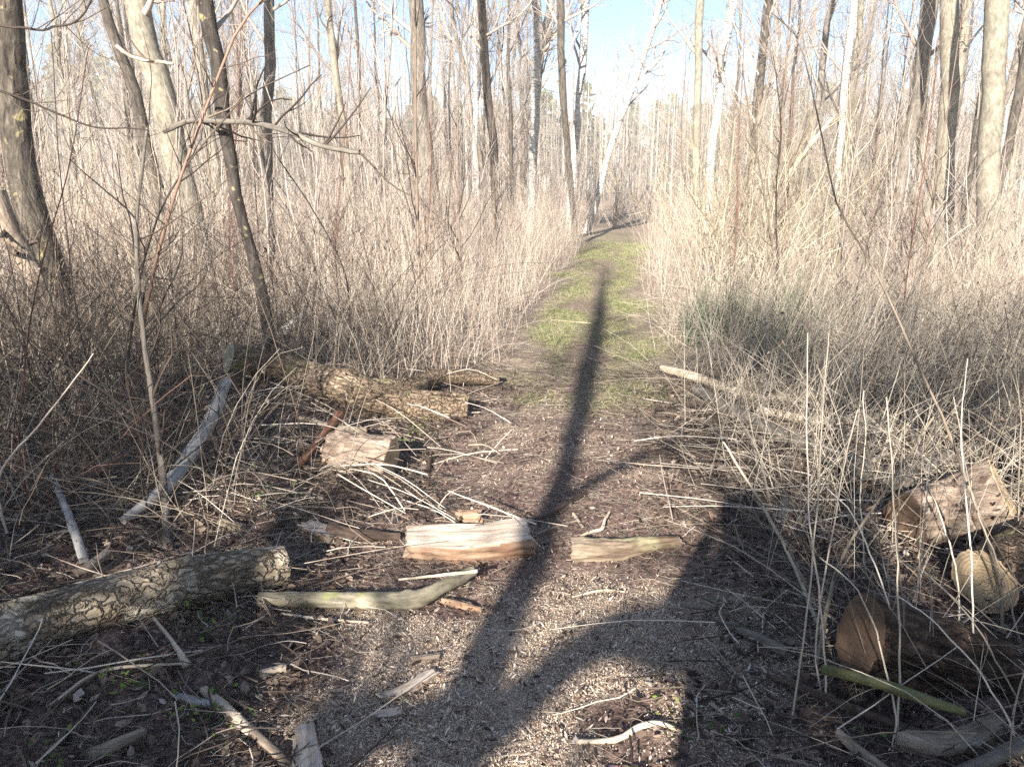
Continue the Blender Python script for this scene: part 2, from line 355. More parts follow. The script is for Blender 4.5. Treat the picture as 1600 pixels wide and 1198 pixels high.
# ------------------------------------------------------------------ stalk fields
def scatter(rng, n, x0, x1, y0, y1, dens):
    out = np.zeros((0, 2))
    while len(out) < n:
        q = np.stack([rng.uniform(x0, x1, n*2), rng.uniform(y0, y1, n*2)], 1)
        out = np.vstack([out, q[rng.random(len(q)) < dens(q[:, 0], q[:, 1])]])
    return out[:n]
def stalks(mb, rng, xy, H, lean, r, K=5, droop=.3, bias=(0, 0), zoff=0., rnd=None, S=3, tip=.35):
    n = len(xy); H = np.asarray(H)*np.ones(n); lean = np.asarray(lean)*np.ones(n)
    a = rng.uniform(0, 2*math.pi, n); d = np.stack([np.cos(a)+bias[0], np.sin(a)+bias[1]], 1); d /= np.linalg.norm(d, axis=1, keepdims=True)+1e-6
    L = np.abs(rng.normal(0, 1, n))*lean; L = np.minimum(L, 1.5)
    dirv = np.stack([d[:, 0]*np.sin(L), d[:, 1]*np.sin(L), np.cos(L)], 1)
    P = np.zeros((n, K, 3)); P[:, 0, :2] = xy; P[:, 0, 2] = gz(xy[:, 0], xy[:, 1])-.02+zoff*rng.random(n)
    dr = droop*np.abs(rng.normal(0, 1, n))
    for k in range(1, K):
        dirv = nrm(dirv+np.stack([d[:, 0]*dr, d[:, 1]*dr, -dr*.6], 1)/(K-1)*1.5+.05*rng.normal(size=(n, 3)))
        P[:, k] = P[:, k-1]+dirv*(H/(K-1))[:, None]
    g = gz(P[:, :, 0].ravel(), P[:, :, 1].ravel()).reshape(n, K); P[:, :, 2] = np.maximum(P[:, :, 2], g+.004)
    R = (np.asarray(r)*rng.uniform(.6, 1.4, n))[:, None]*np.linspace(1, tip, K)[None]
    mb.tubes(P, R, S, rnd=rng.random(n) if rnd is None else rnd); return P, R

def edge(x, y): return ss(1.05, 1.6, path_d(x, y)+.35*noise(x*1.3, y*1.3, 0, 12))
# reed belt left of the path
rng = np.random.default_rng(11); mb = MB()
def dl(x, y): return edge(x, y)*(x < np.interp(y, PY, PX))*(.35+.65*ss(-.3, .4, noise(x*.8, y*.8, 0, 15)))*ss(4.9, 6.6, y+.25*x)*ss(-.55, .1, x/np.maximum(y, 1)+.38+.0*y)
xy = scatter(rng, 15000, -9, 6, 5, 21, dl)
Hh = (.35+1.15*rng.random(len(xy))**1.6)*(.75+.5*ss(6, 11, xy[:, 1]))*(1+.5*noise(xy[:, 0]*.9, xy[:, 1]*.9, 0, 17))
P, R = stalks(mb, rng, xy, Hh, .16, .0021, 6, .22)
tw, tr = grow(P[::2], R[::2], 9000, .28, rng, .55, 1., (15, 50), 4, .05, .15, .6, .4, .0009); mb.tubes(tw, tr, 3)
low = scatter(rng, 7000, -9, 6, 4.6, 16, dl); stalks(mb, rng, low, rng.uniform(.25, .7, len(low)), .8, .002, 5, .7)
tag(mb.build('dry_grass', M['reed']), 'tall pinkish tan dry grass standing left of the path', 'dry grass', kind='stuff')
# reed belt right of the path
mb = MB()
def dr_(x, y): return edge(x, y)*(x > np.interp(y, PY, PX))*ss(5.6, 8.5, y+.25*x)*(.4+.6*ss(-.3, .4, noise(x*.8, y*.8, 0, 16)))
xy = scatter(rng, 11000, .8, 15, 5, 22, dr_)
Hh = (.3+1.1*rng.random(len(xy))**1.8)*(.7+.45*ss(7, 12, xy[:, 1]))*(1+.5*noise(xy[:, 0]*.9, xy[:, 1]*.9, 0, 18))
P, R = stalks(mb, rng, xy, Hh, .22, .0021, 6, .3)
tw, tr = grow(P[::2], R[::2], 6000, .25, rng, .55, 1., (15, 50), 4, .05, .15, .6, .4, .0009); mb.tubes(tw, tr, 3)
low = scatter(rng, 6000, .8, 13, 4.8, 16, dr_); stalks(mb, rng, low, rng.uniform(.25, .8, len(low)), .8, .002, 5, .7)
tag(mb.build('dry_grass', M['reed']), 'tan dry grass standing right of the path', 'dry grass', kind='stuff')
# far grass
mb = MB()
xy = scatter(rng, 22000, -34, 40, 19, 60, lambda x, y: edge(x, y))
stalks(mb, rng, xy, (.3+1.2*rng.random(len(xy))**1.5)*(1+.5*noise(xy[:, 0]*.4, xy[:, 1]*.4, 0, 23)), .2, .005, 4, .25)
tag(mb.build('dry_grass', M['reed']), 'sunlit pale dry grass far back among the trees', 'dry grass', kind='stuff')
# flattened straw right of the path
mb = MB(); rng = np.random.default_rng(12)
CLR = [(G(1500, 850), .7), (G(1380, 1080), .35), (G(1540, 960), .45)]
def clr(x, y): return 1-.95*np.max([np.exp(-(((x-c[0]+.1)/w_)**2+((y-c[1]+.3)/(w_*1.3))**2)**1.5) for c, w_ in CLR], axis=0)
def df(x, y): return clr(x, y)*ss(1., 1.9, path_d(x, y)+.3*noise(x*2, y*2, 0, 13))*(x > .3)*ss(2.2, 3.4, y+.6*(x-1))
xy = scatter(rng, 3600, .8, 5.5, 2.6, 8.8, df)
stalks(mb, rng, xy, rng.uniform(.35, 1.2, len(xy)), .95, .0023, 6, .35, bias=(.25, .35), zoff=.2)
stalks(mb, rng, scatter(rng, 2600, .75, 5., 2.5, 7.5, df), rng.uniform(.15, .6, 2600), 1.5, .0018, 4, .9)
stalks(mb, rng, scatter(rng, 420, 1.6, 4.2, 4.2, 7.5, df), rng.uniform(.7, 1.3, 420), .45, .003, 6, .2, bias=(1.8, .8))
tag(mb.build('flattened_straw', M['reed_grey']), 'flattened grey straw heaped right of the path', 'straw', kind='stuff')
# undergrowth left
mb = MB(); rng = np.random.default_rng(13)
CF = G(372, 640)
CT = [G(372, 640), G(430, 660), G(490, 680), G(560, 690)]
def cf(x, y): return 1-.8*np.max([np.exp(-(((x-c[0]-.05)/.44)**2+((y-c[1])/.8)**2)**1.5) for c in CT], axis=0)
def du(x, y): return cf(x, y)*ss(1.2, 2.0, path_d(x, y)+.3*noise(x*2, y*2, 0, 14))*(x < 0)*ss(2.9, 3.7, y-.12*x)
xy = scatter(rng, 2300, -5.5, -.6, 2.8, 8, du)
stalks(mb, rng, xy, rng.uniform(.3, 1.2, len(xy)), .6, .0022, 6, .4)
stalks(mb, rng, scatter(rng, 2400, -5, -.5, 2.6, 8, du), rng.uniform(.15, .6, 2400), 1.4, .0018, 4, .8)
tag(mb.build('dry_undergrowth', M['reed_grey']), 'tangle of dead stalks covering the ground on the left', 'undergrowth', kind='stuff')

mb = MB()
CE = G(372, 640)
CS = [G(372, 640), G(430, 660), G(490, 680), G(560, 690)]
def ce(x, y): return 1-.97*np.max([np.exp(-(((x-c[0]-.05)/.48)**2+((y-c[1])/.9)**2)**1.5) for c in CS], axis=0)
def dk(x, y): return ce(x, y)*ss(1.5, 2.3, path_d(x, y)+.4*noise(x*1.5, y*1.5, 0, 24))*(x < 0)*ss(3.2, 4., y-.15*x)*ss(10.5, 8, y)*(.3+.7*ss(.1, .35, -x/y))
xy = scatter(rng, 2300, -7, -.6, 3, 10, dk)
P, R = stalks(mb, rng, xy, rng.uniform(.5, 1.9, len(xy)), .5, .0036, 9, .55, tip=.3, S=4)
a, b = grow(P, R, 11000, .4, rng, .15, 1, (25, 75), 5, .03, .2, .6, .4, .0012); mb.tubes(a, b, 3)
c, d = grow(a, b, 9000, .18, rng, .2, 1, (25, 75), 4, .03, .22, .7, .5, .001); mb.tubes(c, d, 3)
tag(mb.build('bramble_undergrowth', M['twig_dark']), 'dark brambles and twigs tangled through the left thicket', 'undergrowth', kind='stuff')
mb = MB()
xy = scatter(rng, 260, 1.2, 6, 3.6, 9, lambda x, y: ss(1.6, 2.4, path_d(x, y))*(x > 0)*ss(.1, .4, x/y))
P, R = stalks(mb, rng, xy, rng.uniform(.4, 1.3, len(xy)), .6, .0034, 8, .5, tip=.3, S=4)
a, b = grow(P, R, 1500, .3, rng, .15, 1, (25, 75), 5, .03, .2, .6, .4, .0012); mb.tubes(a, b, 3)
tag(mb.build('bramble_undergrowth', M['twig_dark']), 'dark bramble twigs mixed into the right hand straw', 'undergrowth', kind='stuff')

# ------------------------------------------------------------------ litter
def flakes(mb, rng, xy, size, asp=.5, tilt=.5, lift=.012, rnd=None, z=None):
    n = len(xy); s = size*rng.uniform(.5, 1.4, n)
    a = rng.uniform(0, 2*math.pi, n); u = np.stack([np.cos(a), np.sin(a), tilt*rng.normal(size=n)], 1); u = nrm(u)
    v = nrm(np.cross(np.array([0, 0, 1.]), u)+tilt*rng.normal(size=(n, 3))*.6); nn = np.cross(u, v)
    c = np.stack([xy[:, 0], xy[:, 1], (gz(xy[:, 0], xy[:, 1])+lift*rng.uniform(.3, 1.4, n)) if z is None else z], 1)
    S = s[:, None]; B = (rng.uniform(-.25, .25, n)*s)[:, None]*nn
    V = np.stack([c-u*S*.5+B, c-v*S*asp*.5*.9-u*S*.12+B*.5, c-v*S*asp*.5*.6+u*S*.25, c+u*S*.5+B, c+v*S*asp*.5*.7+u*S*.2, c+v*S*asp*.5-u*S*.15+B*.6, ], 1)
    b = (np.arange(n)*6)[:, None]
    Q = np.concatenate([b+np.array([[0, 1, 4, 5]]), b+np.array([[1, 2, 3, 4]])], 0)
    mb.add(V, Q, np.repeat(rng.random(n) if rnd is None else rnd, 6))
rng = np.random.default_rng(14)
mb = MB()
def dlf(x, y): return ss(.55, 1.1, path_d(x, y)+.35*noise(x*2.5, y*2.5, 0, 19))
flakes(mb, rng, scatter(rng, 26000, -3.4, 3.6, 1.5, 6.0, dlf), .038, .6, .55, .022)
flakes(mb, rng, scatter(rng, 5000, -1.2, 1.4, 1.5, 6.5, lambda x, y: .3+.7*(noise(x*2, y*2, 0, 3) > 0)), .024, .5, .4, .018)
flakes(mb, rng, scatter(rng, 9000, -1.6, 1.6, 1.5, 7, lambda x, y: 1-.8*saw_mask(x, y)), .017, .45, .6, .02)
for n_, x0, x1, y0, y1, hz_ in ((2600, -6, -.7, 2.8, 9, 1.0), (1800, .9, 6, 2.4, 9, .8)):
    q_ = scatter(rng, n_, x0, x1, y0, y1, lambda x, y: ss(1.3, 2.2, path_d(x, y))*ss(-.2, .3, noise(x*2, y*2, 0, 95)))
    flakes(mb, rng, q_, .03, .55, .9, z=gz(q_[:, 0], q_[:, 1])+.02+hz_*rng.random(n_)**2.2)
tag(mb.build('leaf_litter', M['leaf'], smooth=False), 'dark brown dead leaves covering the ground', 'leaf litter', kind='stuff')
mb = MB()
flakes(mb, rng, scatter(rng, 90000, -1.3, 1.7, 1.5, 5.6, lambda x, y: saw_mask(x, y)**1.4*.95+.02), .0058, .5, .5, .012)
flakes(mb, rng, scatter(rng, 3500, -1.3, 1.7, 1.5, 5.6, lambda x, y: saw_mask(x, y)*.8+.1), .026, .2, .3, .02)
flakes(mb, rng, scatter(rng, 5000, -1.3, 1.7, 1.5, 5.6, lambda x, y: saw_mask(x, y)*.9+.05), .013, .3, .5, .018)
tag(mb.build('sawdust', M['chip'], smooth=False), 'pale sawdust and chips spilled on the path', 'sawdust', kind='stuff')
mb = MB()
def dst(x, y): return .25+.75*ss(.5, 1.3, path_d(x, y))
def lying(mb, rng, n, x0, x1, y0, y1, dens, L, r, zmax=.03, S=3, curl=.25):
    xy = scatter(rng, n, x0, x1, y0, y1, dens); a = rng.uniform(0, 2*math.pi, n); K = 5; ln = rng.uniform(*L, n)
    P = np.zeros((n, K, 3)); P[:, 0, :2] = xy; rr = rng.uniform(*r, n); z0 = rng.random(n)*zmax; z1 = rng.random(n)*zmax*1.5
    for k in range(1, K): a = a+curl*rng.normal(size=n); P[:, k, 0] = P[:, k-1, 0]+np.cos(a)*ln/(K-1); P[:, k, 1] = P[:, k-1, 1]+np.sin(a)*ln/(K-1)
    g = gz(P[:, :, 0], P[:, :, 1]); t = np.linspace(0, 1, K)[None]
    P[:, :, 2] = g+.008+rr[:, None]+z0[:, None]*(1-t)+z1[:, None]*t
    mb.tubes(P, rr[:, None]*np.linspace(1, .6, K)[None], S); return P
lying(mb, rng, 13000, -3.2, 3.4, 1.5, 6.8, dst, (.04, .22), (.0006, .0017), .02, 3, .35)
lying(mb, rng, 7000, -.9, 1.6, 2.6, 9, lambda x, y: .2+.8*(noise(x*3, y*3, 0, 91) > -.1), (.03, .16), (.0005, .0012), .012, 3, .5)
tag(mb.build('straw_litter', M['reed_grey']), 'short bits of straw strewn over the ground', 'straw', kind='stuff')
mb = MB()
lying(mb, rng, 4600, -3.4, 3.6, 1.5, 6.5, dlf, (.06, .4), (.0012, .004), .05, 4, .2)
tag(mb.build('twig_litter', M['twig_dark']), 'small dark twigs scattered on the leaf litter', 'twigs', kind='stuff')
mb = MB()
lying(mb, rng, 900, -3.2, 3.4, 1.6, 5.5, dlf, (.06, .3), (.0012, .003), .05, 4, .35)
lying(mb, rng, 360, -3.2, 3.4, 1.6, 5.5, dlf, (.15, .6), (.0016, .0035), .12, 4, .12)
tag(mb.build('straw_litter', M['reed']), 'long pale dead stalks fallen across the leaf litter', 'straw', kind='stuff')
mb = MB(); Pl = []
for _ in range(120):
    x0, y0 = rng.uniform(360, 800), rng.uniform(590, 850)
    if _ > 75: x0, y0 = rng.uniform(1060, 1580), rng.uniform(560, 860)
    c = G(x0, y0); a = rng.uniform(0, 3.14) if _ > 35 else rng.normal(-.7, .5); l = rng.uniform(.08, .38); z0, z1 = rng.uniform(.01, .20, 2); u = np.array([math.cos(a), math.sin(a), 0])*l
    p0, p1 = c-u, c+u; p0[2] = gz(p0[0], p0[1])+z0; p1[2] = gz(p1[0], p1[1])+z1; m_ = (p0+p1)/2+rng.normal(0, .03, 3); m_[2] = max(m_[2], (p0[2]+p1[2])/2)+.02; Pl.append(resample([p0, m_, p1], 6))
Pl = np.array(Pl); mb.tubes(Pl, rng.uniform(.0018, .004, len(Pl))[:, None]*np.linspace(1, .7, 6)[None], 5)
tag(mb.build('fallen_stalks', M['reed']), 'pale dry stalks fallen across the mossy trunk and the sawn block', 'dry grass', kind='stuff')
# green grass and small plants
mb = MB()
xy = scatter(rng, 42000, -.6, 5, 4, 22, lambda x, y: green_mask(x, y)**1.3*ss(1.8, 1.0, path_d(x, y)))
stalks(mb, rng, xy, (.02+.09*rng.random(len(xy))**2)*(1+.6*noise(xy[:, 0]*4, xy[:, 1]*4, 0, 92)), .6, .0017, 3, .5)
tag(mb.build('green_grass', M['green_blade']), 'short green grass tufts growing on the path', 'grass', kind='stuff')
mb = MB()
for px, py, n in ((1130, 470, 150), (1240, 450, 170), (1200, 520, 80), (1090, 480, 80), (590, 440, 60), (1250, 500, 80)):
    c = G(px, py+60); xy = c[:2]+rng.normal(0, .13, (n, 2)); stalks(mb, rng, xy, rng.uniform(.35, .8, n), .15, .0022, 5, .2)
tag(mb.build('rushes', M['rush']), 'dark green rushes growing in clumps among the straw', 'rushes', kind='stuff')
mb = MB()
for px, py, n, s in ((330, 985, 40, .05), (190, 1070, 50, .06), (335, 1130, 60, .07), (385, 740, 90, .1), (430, 780, 60, .08), (1345, 1130, 20, .05), (1080, 1130, 25, .05),
                     (120, 960, 50, .12), (70, 1190, 30, .06), (650, 680, 60, .07), (640, 700, 50, .06), (300, 960, 30, .04), (1560, 720, 60, .15), (250, 780, 60, .12), (450, 800, 40, .1)):
    c = G(px, py); xy = c[:2]+rng.normal(0, s, (n, 2)); flakes(mb, rng, xy, .019, .7, .6, .045)
    if n > 45: stalks(mb, rng, c[:2]+rng.normal(0, s*.6, (40, 2)), rng.uniform(.03, .09, 40), .5, .001, 4, .5)
tag(mb.build('green_plants', M['sprig']), 'small green sprigs growing through the leaf litter', 'plants', kind='stuff')

# ------------------------------------------------------------------ logs and sticks
def log(name, label, cat, pts, rad, m, seed=0, amp=.12, caps=(1, 1), cap_m='cut_pale', S=56, K=110, clip=None, group=None, knots=(), oval=1., tilt=0., freq=9., parent=None, rough_end=0.):
    """tapering wooden body along pts, bark relief in the mesh; each sawn end is a part"""
    C = resample(np.column_stack([np.asarray(pts, float), np.asarray(rad, float)]), K); P, R = C[:, :3], C[:, 3]
    T = nrm(np.gradient(P, axis=0)); ref = np.array([0, 0, 1.]) if abs(nrm(P[-1]-P[0])[2]) < .85 else np.array([0, 1., 0])
    a = nrm(np.cross(T, ref)); b = np.cross(a, T)
    th = np.arange(S)*2*math.pi/S; L = np.r_[0, np.cumsum(np.linalg.norm(np.diff(P, axis=0), axis=1))]
    ct, st = np.cos(th)[None], np.sin(th)[None]; Lk = L[:, None]; Rm = R.mean()
    ridge = 1-np.abs(noise(ct*freq*.45, st*freq*.45, Lk/Rm*.55, seed))*2
    rr = 1+amp*.5*ridge+amp*.35*noise(ct*freq, st*freq, Lk/Rm*1.3, seed+1)+amp*1.1*noise(ct*1.2, st*1.2, Lk/Rm*.25, seed+2)+amp*.2*noise(ct*freq*2, st*freq*2, Lk/Rm*4, seed+3)
    for (kt, ka, ks, kh) in knots:
        da = np.angle(np.exp(1j*(th[None]-ka))); rr = rr+kh*np.exp(-((Lk-kt*L[-1])/(ks*Rm))**2-(da/(ks*.8))**2)
    x = R[:, None]*rr*ct; y = R[:, None]*rr*st*oval
    bare = np.zeros_like(x)
    if clip is not None:
        lim = R[:, None]*(clip+.06*noise(ct*2, Lk/Rm*.8, 0, seed+7)+.03*noise(ct*9, Lk/Rm, 0, seed+8)); bare = (y > lim).astype(float); y = np.minimum(y, lim)
    if tilt: x, y = x*math.cos(tilt)-y*math.sin(tilt), x*math.sin(tilt)+y*math.cos(tilt)
    off = np.zeros_like(x)
    if rough_end:
        e = ss(.9, 1., Lk/L[-1]); off = off+e*rough_end*Rm*noise(ct*3, st*3, 0, seed+9); e = ss(.1, 0, Lk/L[-1]); off = off+e*rough_end*Rm*noise(ct*3, st*3, 0, seed+10)
    V = P[:, None]+x[..., None]*a[:, None]+y[..., None]*b[:, None]+off[..., None]*T[:, None]
    uvw = np.stack(np.broadcast_arrays(x, y, Lk+seed), -1)
    i = (np.arange(K-1)*S)[:, None]; j = np.arange(S)[None]; j2 = (j+1) % S
    mb = MB().add(V, np.stack([i+j, i+j2, i+S+j2, i+S+j], -1), bare.ravel() if (clip is not None or m.startswith('split')) else np.clip(.5+.42*ridge*1.0+.35*noise(ct*freq, st*freq, Lk/Rm*1.3, seed+1), 0, 1).ravel(), uvw)
    body_c = P[0].copy()
    def ends(mbx, which):
        for e, on in which:
            if not on: continue
            ring = V[e]; c = ring.mean(0); u0 = np.stack([x[e], y[e], np.zeros(S)], -1); sgn = -1 if e == 0 else 1
            rings = [ring+T[e]*.0012*sgn]; us = [u0]
            for k in (.97, .7, .4, .12):
                rg = c+(ring-c)*k+T[e]*(.0035*sgn); rg = rg+T[e]*(.0016*noise(u0[:, 0]*k*90, u0[:, 1]*k*25, 0, seed))[:, None]*sgn
                rings.append(rg); us.append(u0*k)
            W = np.array(rings); n_ = len(rings); ii = (np.arange(n_-1)*S)[:, None]
            Qs = np.stack([ii+j, ii+j2, ii+S+j2, ii+S+j], -1).reshape(-1, 4)
            cq = [(n_-1)*S+np.array([0, q+1, q+2, (q+3) % S]) for q in range(0, S-2, 2)]
            Qs = np.vstack([Qs, np.array(cq)]);
            if e != 0: pass
            else: Qs = Qs[:, ::-1]
            mbx.add(W, Qs, .5, np.array(us))
    if not cap_m:
        ends(mb, ((0, 1), (K-1, 1)))
    mb2 = [v-body_c.astype(np.float32) for v in mb.V]; mb.V = mb2
    o = mb.build(name, M[m], parent); o.location = tuple(body_c)
    if parent is None: tag(o, label, cat, group)
    if cap_m:
        for e, on in ((0, caps[0]), (K-1, caps[1])):
            cb = MB()
            ends(cb, ((e, 1),)); cb.V = [v-body_c.astype(np.float32) for v in cb.V]
            c = cb.build('cut_end', M[cap_m if on == 1 else ('cut_brown' if on == 0 else on)], o)
    return o
def Gs(l, dz=0.): return [G(p[0], p[1], p[2] if len(p) > 2 else dz) for p in l]

# left foreground log
log('fallen_log', 'thick weathered log with cracked bark lying at lower left, half out of view', 'log',
    [G(-160, 1060, .13), G(30, 983, .09), G(240, 920, .09), G(440, 884, .082)], [.098, .090, .088, .080], 'bark_log', 3, .075, (1, 1), 'cut_grey', 72, 260,
    knots=((.70, 4.2, .35, .25), (.95, 5.3, .3, .2), (.55, 4.9, .3, -.25)), freq=12)
# mossy fallen trunk with its fork
ft = log('fallen_tree', 'mossy fallen trunk with cracked bark and sawn left end behind the brushwood', 'fallen tree',
    [A(358, 556, 5.2), A(430, 571, 5.36), G(540, 604, .18), G(640, 632, .10), G(728, 636, .08)], [.10, .10, .10, .10, .085], 'bark_mossy', 5, .13, (1, 0), 'cut_grey', 64, 200, knots=((.55, 2, .8, .25),), freq=12)
f2 = log('branch', '', '', [v-np.array(ft.location) for v in (G(570, 606, .13), G(635, 604, .15), G(690, 588, .13), G(775, 592, .07))], [.06, .062, .058, .05], 'bark_mossy', 6, .12, (0, 0), None, 40, 90, parent=ft)
log('fallen_branch', 'grey branch stub lying behind the sawn end of the mossy trunk', 'branch', [G(418, 534, .08), G(445, 516, .16), G(474, 495, .27)], [.05, .047, .04], 'dead_grey', 8, .1, (0, 0), None, 32, 50)
log('fallen_branch', 'pale grey debarked branch slanting down from the mossy trunk on the left', 'branch', [G(352, 598, .26), G(332, 650, .22), G(297, 708, .16), G(255, 765, .09), G(193, 813, .035)], [.034, .036, .033, .030, .020], 'dead_grey', 9, .12, (0, 0), None, 36, 110, knots=((.35, 1, .6, .3), (.7, 2, .6, .2)))
# front grey branch
log('fallen_branch', 'bent grey-green branch lying right of the weathered log', 'branch', [G(405, 936, .04), G(520, 936, .045), G(640, 937, .045), G(690, 917, .05), G(738, 893, .05)], [.027, .029, .032, .026, .022], 'bark_pale_moss', 10, .12, (0, 0), None, 40, 110, knots=((.62, 1.5, .8, .35),))
log('stick', 'pale straight splinter lying on top of the bent grey-green branch', 'stick', [G(624, 905, .07), G(745, 892, .10)], [.004, .007], 'stick_pale', 11, .2, (0, 0), None, 12, 20)
# centre split log
log('split_log', 'split log with bare pale top and orange-brown sides in the middle of the path', 'split log', [G(638, 845, .055), G(730, 846, .065), G(826, 838, .07)], [.075, .092, .098], 'split', 12, .16, (0, 0), None, 72, 110, clip=.42, oval=1.0, tilt=-.22, rough_end=.22, freq=8)
log('split_log', 'mossy split piece of wood lying on the path right of the pale-topped one', 'split log', [G(897, 858, .035), G(960, 858, .04), G(1010, 850, .045), G(1062, 845, .05)], [.055, .052, .038, .026], 'split_moss', 13, .34, (0, 0), None, 56, 90, oval=.75, rough_end=.35, freq=11)
# left block
log('log_block', 'short stump-like block of cracked log with pale sawn face left of the path', 'log', [G(522, 700, .09), G(565, 710, .10), G(611, 718, .11)], [.11, .125, .13], 'bark_fresh', 14, .2, ('cut_brown', 1), 'cut_pale', 72, 80, rough_end=0, freq=11)
log('stick', 'reddish-brown broken stick leaning by the sawn block', 'stick', [G(465, 728, .03), G(498, 690, .10), G(532, 646, .18)], [.022, .024, .026], 'stick_red', 15, .16, (0, 0), None, 24, 40)
log('stick', 'thin brown branch with pale cut tip resting behind the sawn block', 'stick', [G(470, 652, .10), G(520, 666, .12), G(572, 673, .13)], [.016, .017, .020], 'stick', 16, .12, (0, 1), 'cut_pale', 20, 40)
log('bark_chunk', 'brown wood chunk lying left of the pale-topped split log', 'wood chunk', [G(478, 820, .03), G(520, 838, .03)], [.03, .05], 'split_moss', 17, .3, (0, 0), None, 32, 30, clip=.4, rough_end=.8)
log('stick', 'dark rotten branch lying between brown chunk and split log', 'stick', [G(515, 828, .04), G(570, 836, .04), G(625, 838, .03)], [.03, .026, .02], 'stick_dark', 18, .25, (0, 0), None, 28, 50)
log('bark_chunk', 'yellowish wood chunk in the straw above the weathered log', 'wood chunk', [G(345, 818, .02), G(378, 826, .02)], [.026, .022], 'split_moss', 19, .3, (0, 0), None, 28, 24, rough_end=.6)
log('bark_chunk', 'small reddish chunk lying behind the pale-topped split log', 'wood chunk', [G(716, 808, .03), G(748, 806, .03)], [.035, .03], 'split', 20, .3, (0, 0), None, 28, 24, rough_end=.6)
log('bark_chunk', 'dark square chunk lying behind the pale-topped split log', 'wood chunk', [G(703, 806, .03), G(722, 812, .03)], [.028, .026], 'stick_dark', 61, .3, (0, 0), None, 28, 24, rough_end=.6)
# right side branches
log('fallen_branch', 'pale crooked branch lying in straw at right edge of the path', 'branch', [G(1035, 575, .07), G(1090, 590, .07), G(1150, 612, .05), G(1210, 623, .05), G(1320, 612, .08)], [.030, .034, .036, .035, .022], 'stick_pale', 21, .14, (0, 0), None, 32, 120)
log('fallen_branch', 'long grey branch crossing the straw down to the pinkish log', 'branch', [G(1088, 608, .07), G(1150, 645, .08), G(1220, 680, .09), G(1310, 716, .10), G(1425, 762, .11)], [.040, .046, .048, .050, .046], 'bark_grey', 22, .12, (0, 0), None, 40, 150, knots=((.35, 1, .5, .4),))
log('fallen_branch', 'short pale branch with broken white end above the long grey branch', 'branch', [G(1185, 640, .08), G(1280, 658, .09), G(1372, 650, .11)], [.026, .028, .024], 'stick_pale', 23, .14, (0, 0), None, 28, 60)
log('fallen_branch', 'grey branch lying behind the pinkish log toward the right edge', 'branch', [G(1405, 745, .10), G(1480, 715, .12), G(1590, 680, .14)], [.040, .035, .028], 'bark_grey', 24, .12, (0, 0), None, 32, 70)
log('stick', 'forked yellowish stick sticking up from the long grey branch', 'stick', [G(1355, 730, .05), G(1400, 690, .1), G(1440, 640, .16)], [.018, .014, .01], 'stick_pale', 25, .15, (0, 0), None, 16, 40)
log('stick', 'dark stick poking from the round shadow at the path edge', 'stick', [G(1228, 775, .03), G(1222, 810, .03)], [.02, .018], 'bark_grey', 26, .15, (0, 0), None, 20, 24)
# right logs
log('fallen_log', 'big pinkish log with rough bark and pale sawn rim at right edge', 'log', [G(1415, 815, .11), A(1495, 800, 3.14), A(1572, 778, 3.06)], [.12, .15, .165], 'bark_fresh', 27, .12, (0, 1), 'cut_pale', 80, 120, freq=9)
log('fallen_log', 'log with round yellow sawn end below the pinkish log', 'log', [G(1538, 908, .13), G(1625, 860, .13), G(1720, 810, .14)], [.115, .12, .12], 'bark_oak', 28, .1, (1, 1), 'cut_pale', 72, 110)
log('fallen_log', 'dark log with brown sawn face under the fallen stalks at lower right', 'log', [A(1343, 990, 2.13), A(1440, 1020, 2.14), A(1550, 1050, 2.15)], [.115, .112, .11], 'bark_rot', 29, .12, ('cut_brown', 1), 'cut_pale', 72, 130)
log('stick', 'yellow-green stick lying in front of the dark log', 'stick', [G(1288, 1045, .13), G(1370, 1066, .17), G(1440, 1090, .15), G(1505, 1112, .08)], [.015, .016, .015, .011], 'stick_green', 30, .06, (0, 0), None, 20, 60)
log('stick', 'grey-green stick pointing to the path left of the dark log', 'stick', [G(1118, 968, .02), G(1170, 990, .035), G(1232, 1018, .05)], [.008, .016, .017], 'bark_grey', 31, .08, (0, 0), None, 20, 50)
log('stick', 'long dark branch lying along the bottom right corner', 'stick', [G(1200, 1055, .03), G(1330, 1105, .05), G(1450, 1150, .04), G(1560, 1185, .03)], [.007, .012, .014, .012], 'stick_dark', 32, .12, (0, 0), None, 18, 70)
log('fallen_branch', 'thick dark branch lying below the yellow-green stick', 'branch', [G(1400, 1150, .03), G(1480, 1165, .03), G(1560, 1130, .04)], [.03, .034, .026], 'stick', 33, .2, (0, 0), None, 28, 60)
log('stick', 'smooth green-grey stick in the bottom right corner', 'stick', [G(1480, 1215, .05), G(1540, 1190, .06), G(1620, 1155, .07)], [.017, .018, .019], 'bark_grey', 34, .08, (0, 0), None, 20, 50)
log('stick', 'knobbly brown stick at the bottom below the dark log', 'stick', [G(1310, 1145, .03), G(1345, 1175, .03), G(1390, 1210, .02)], [.012, .016, .014], 'stick', 35, .25, (0, 0), None, 20, 40)
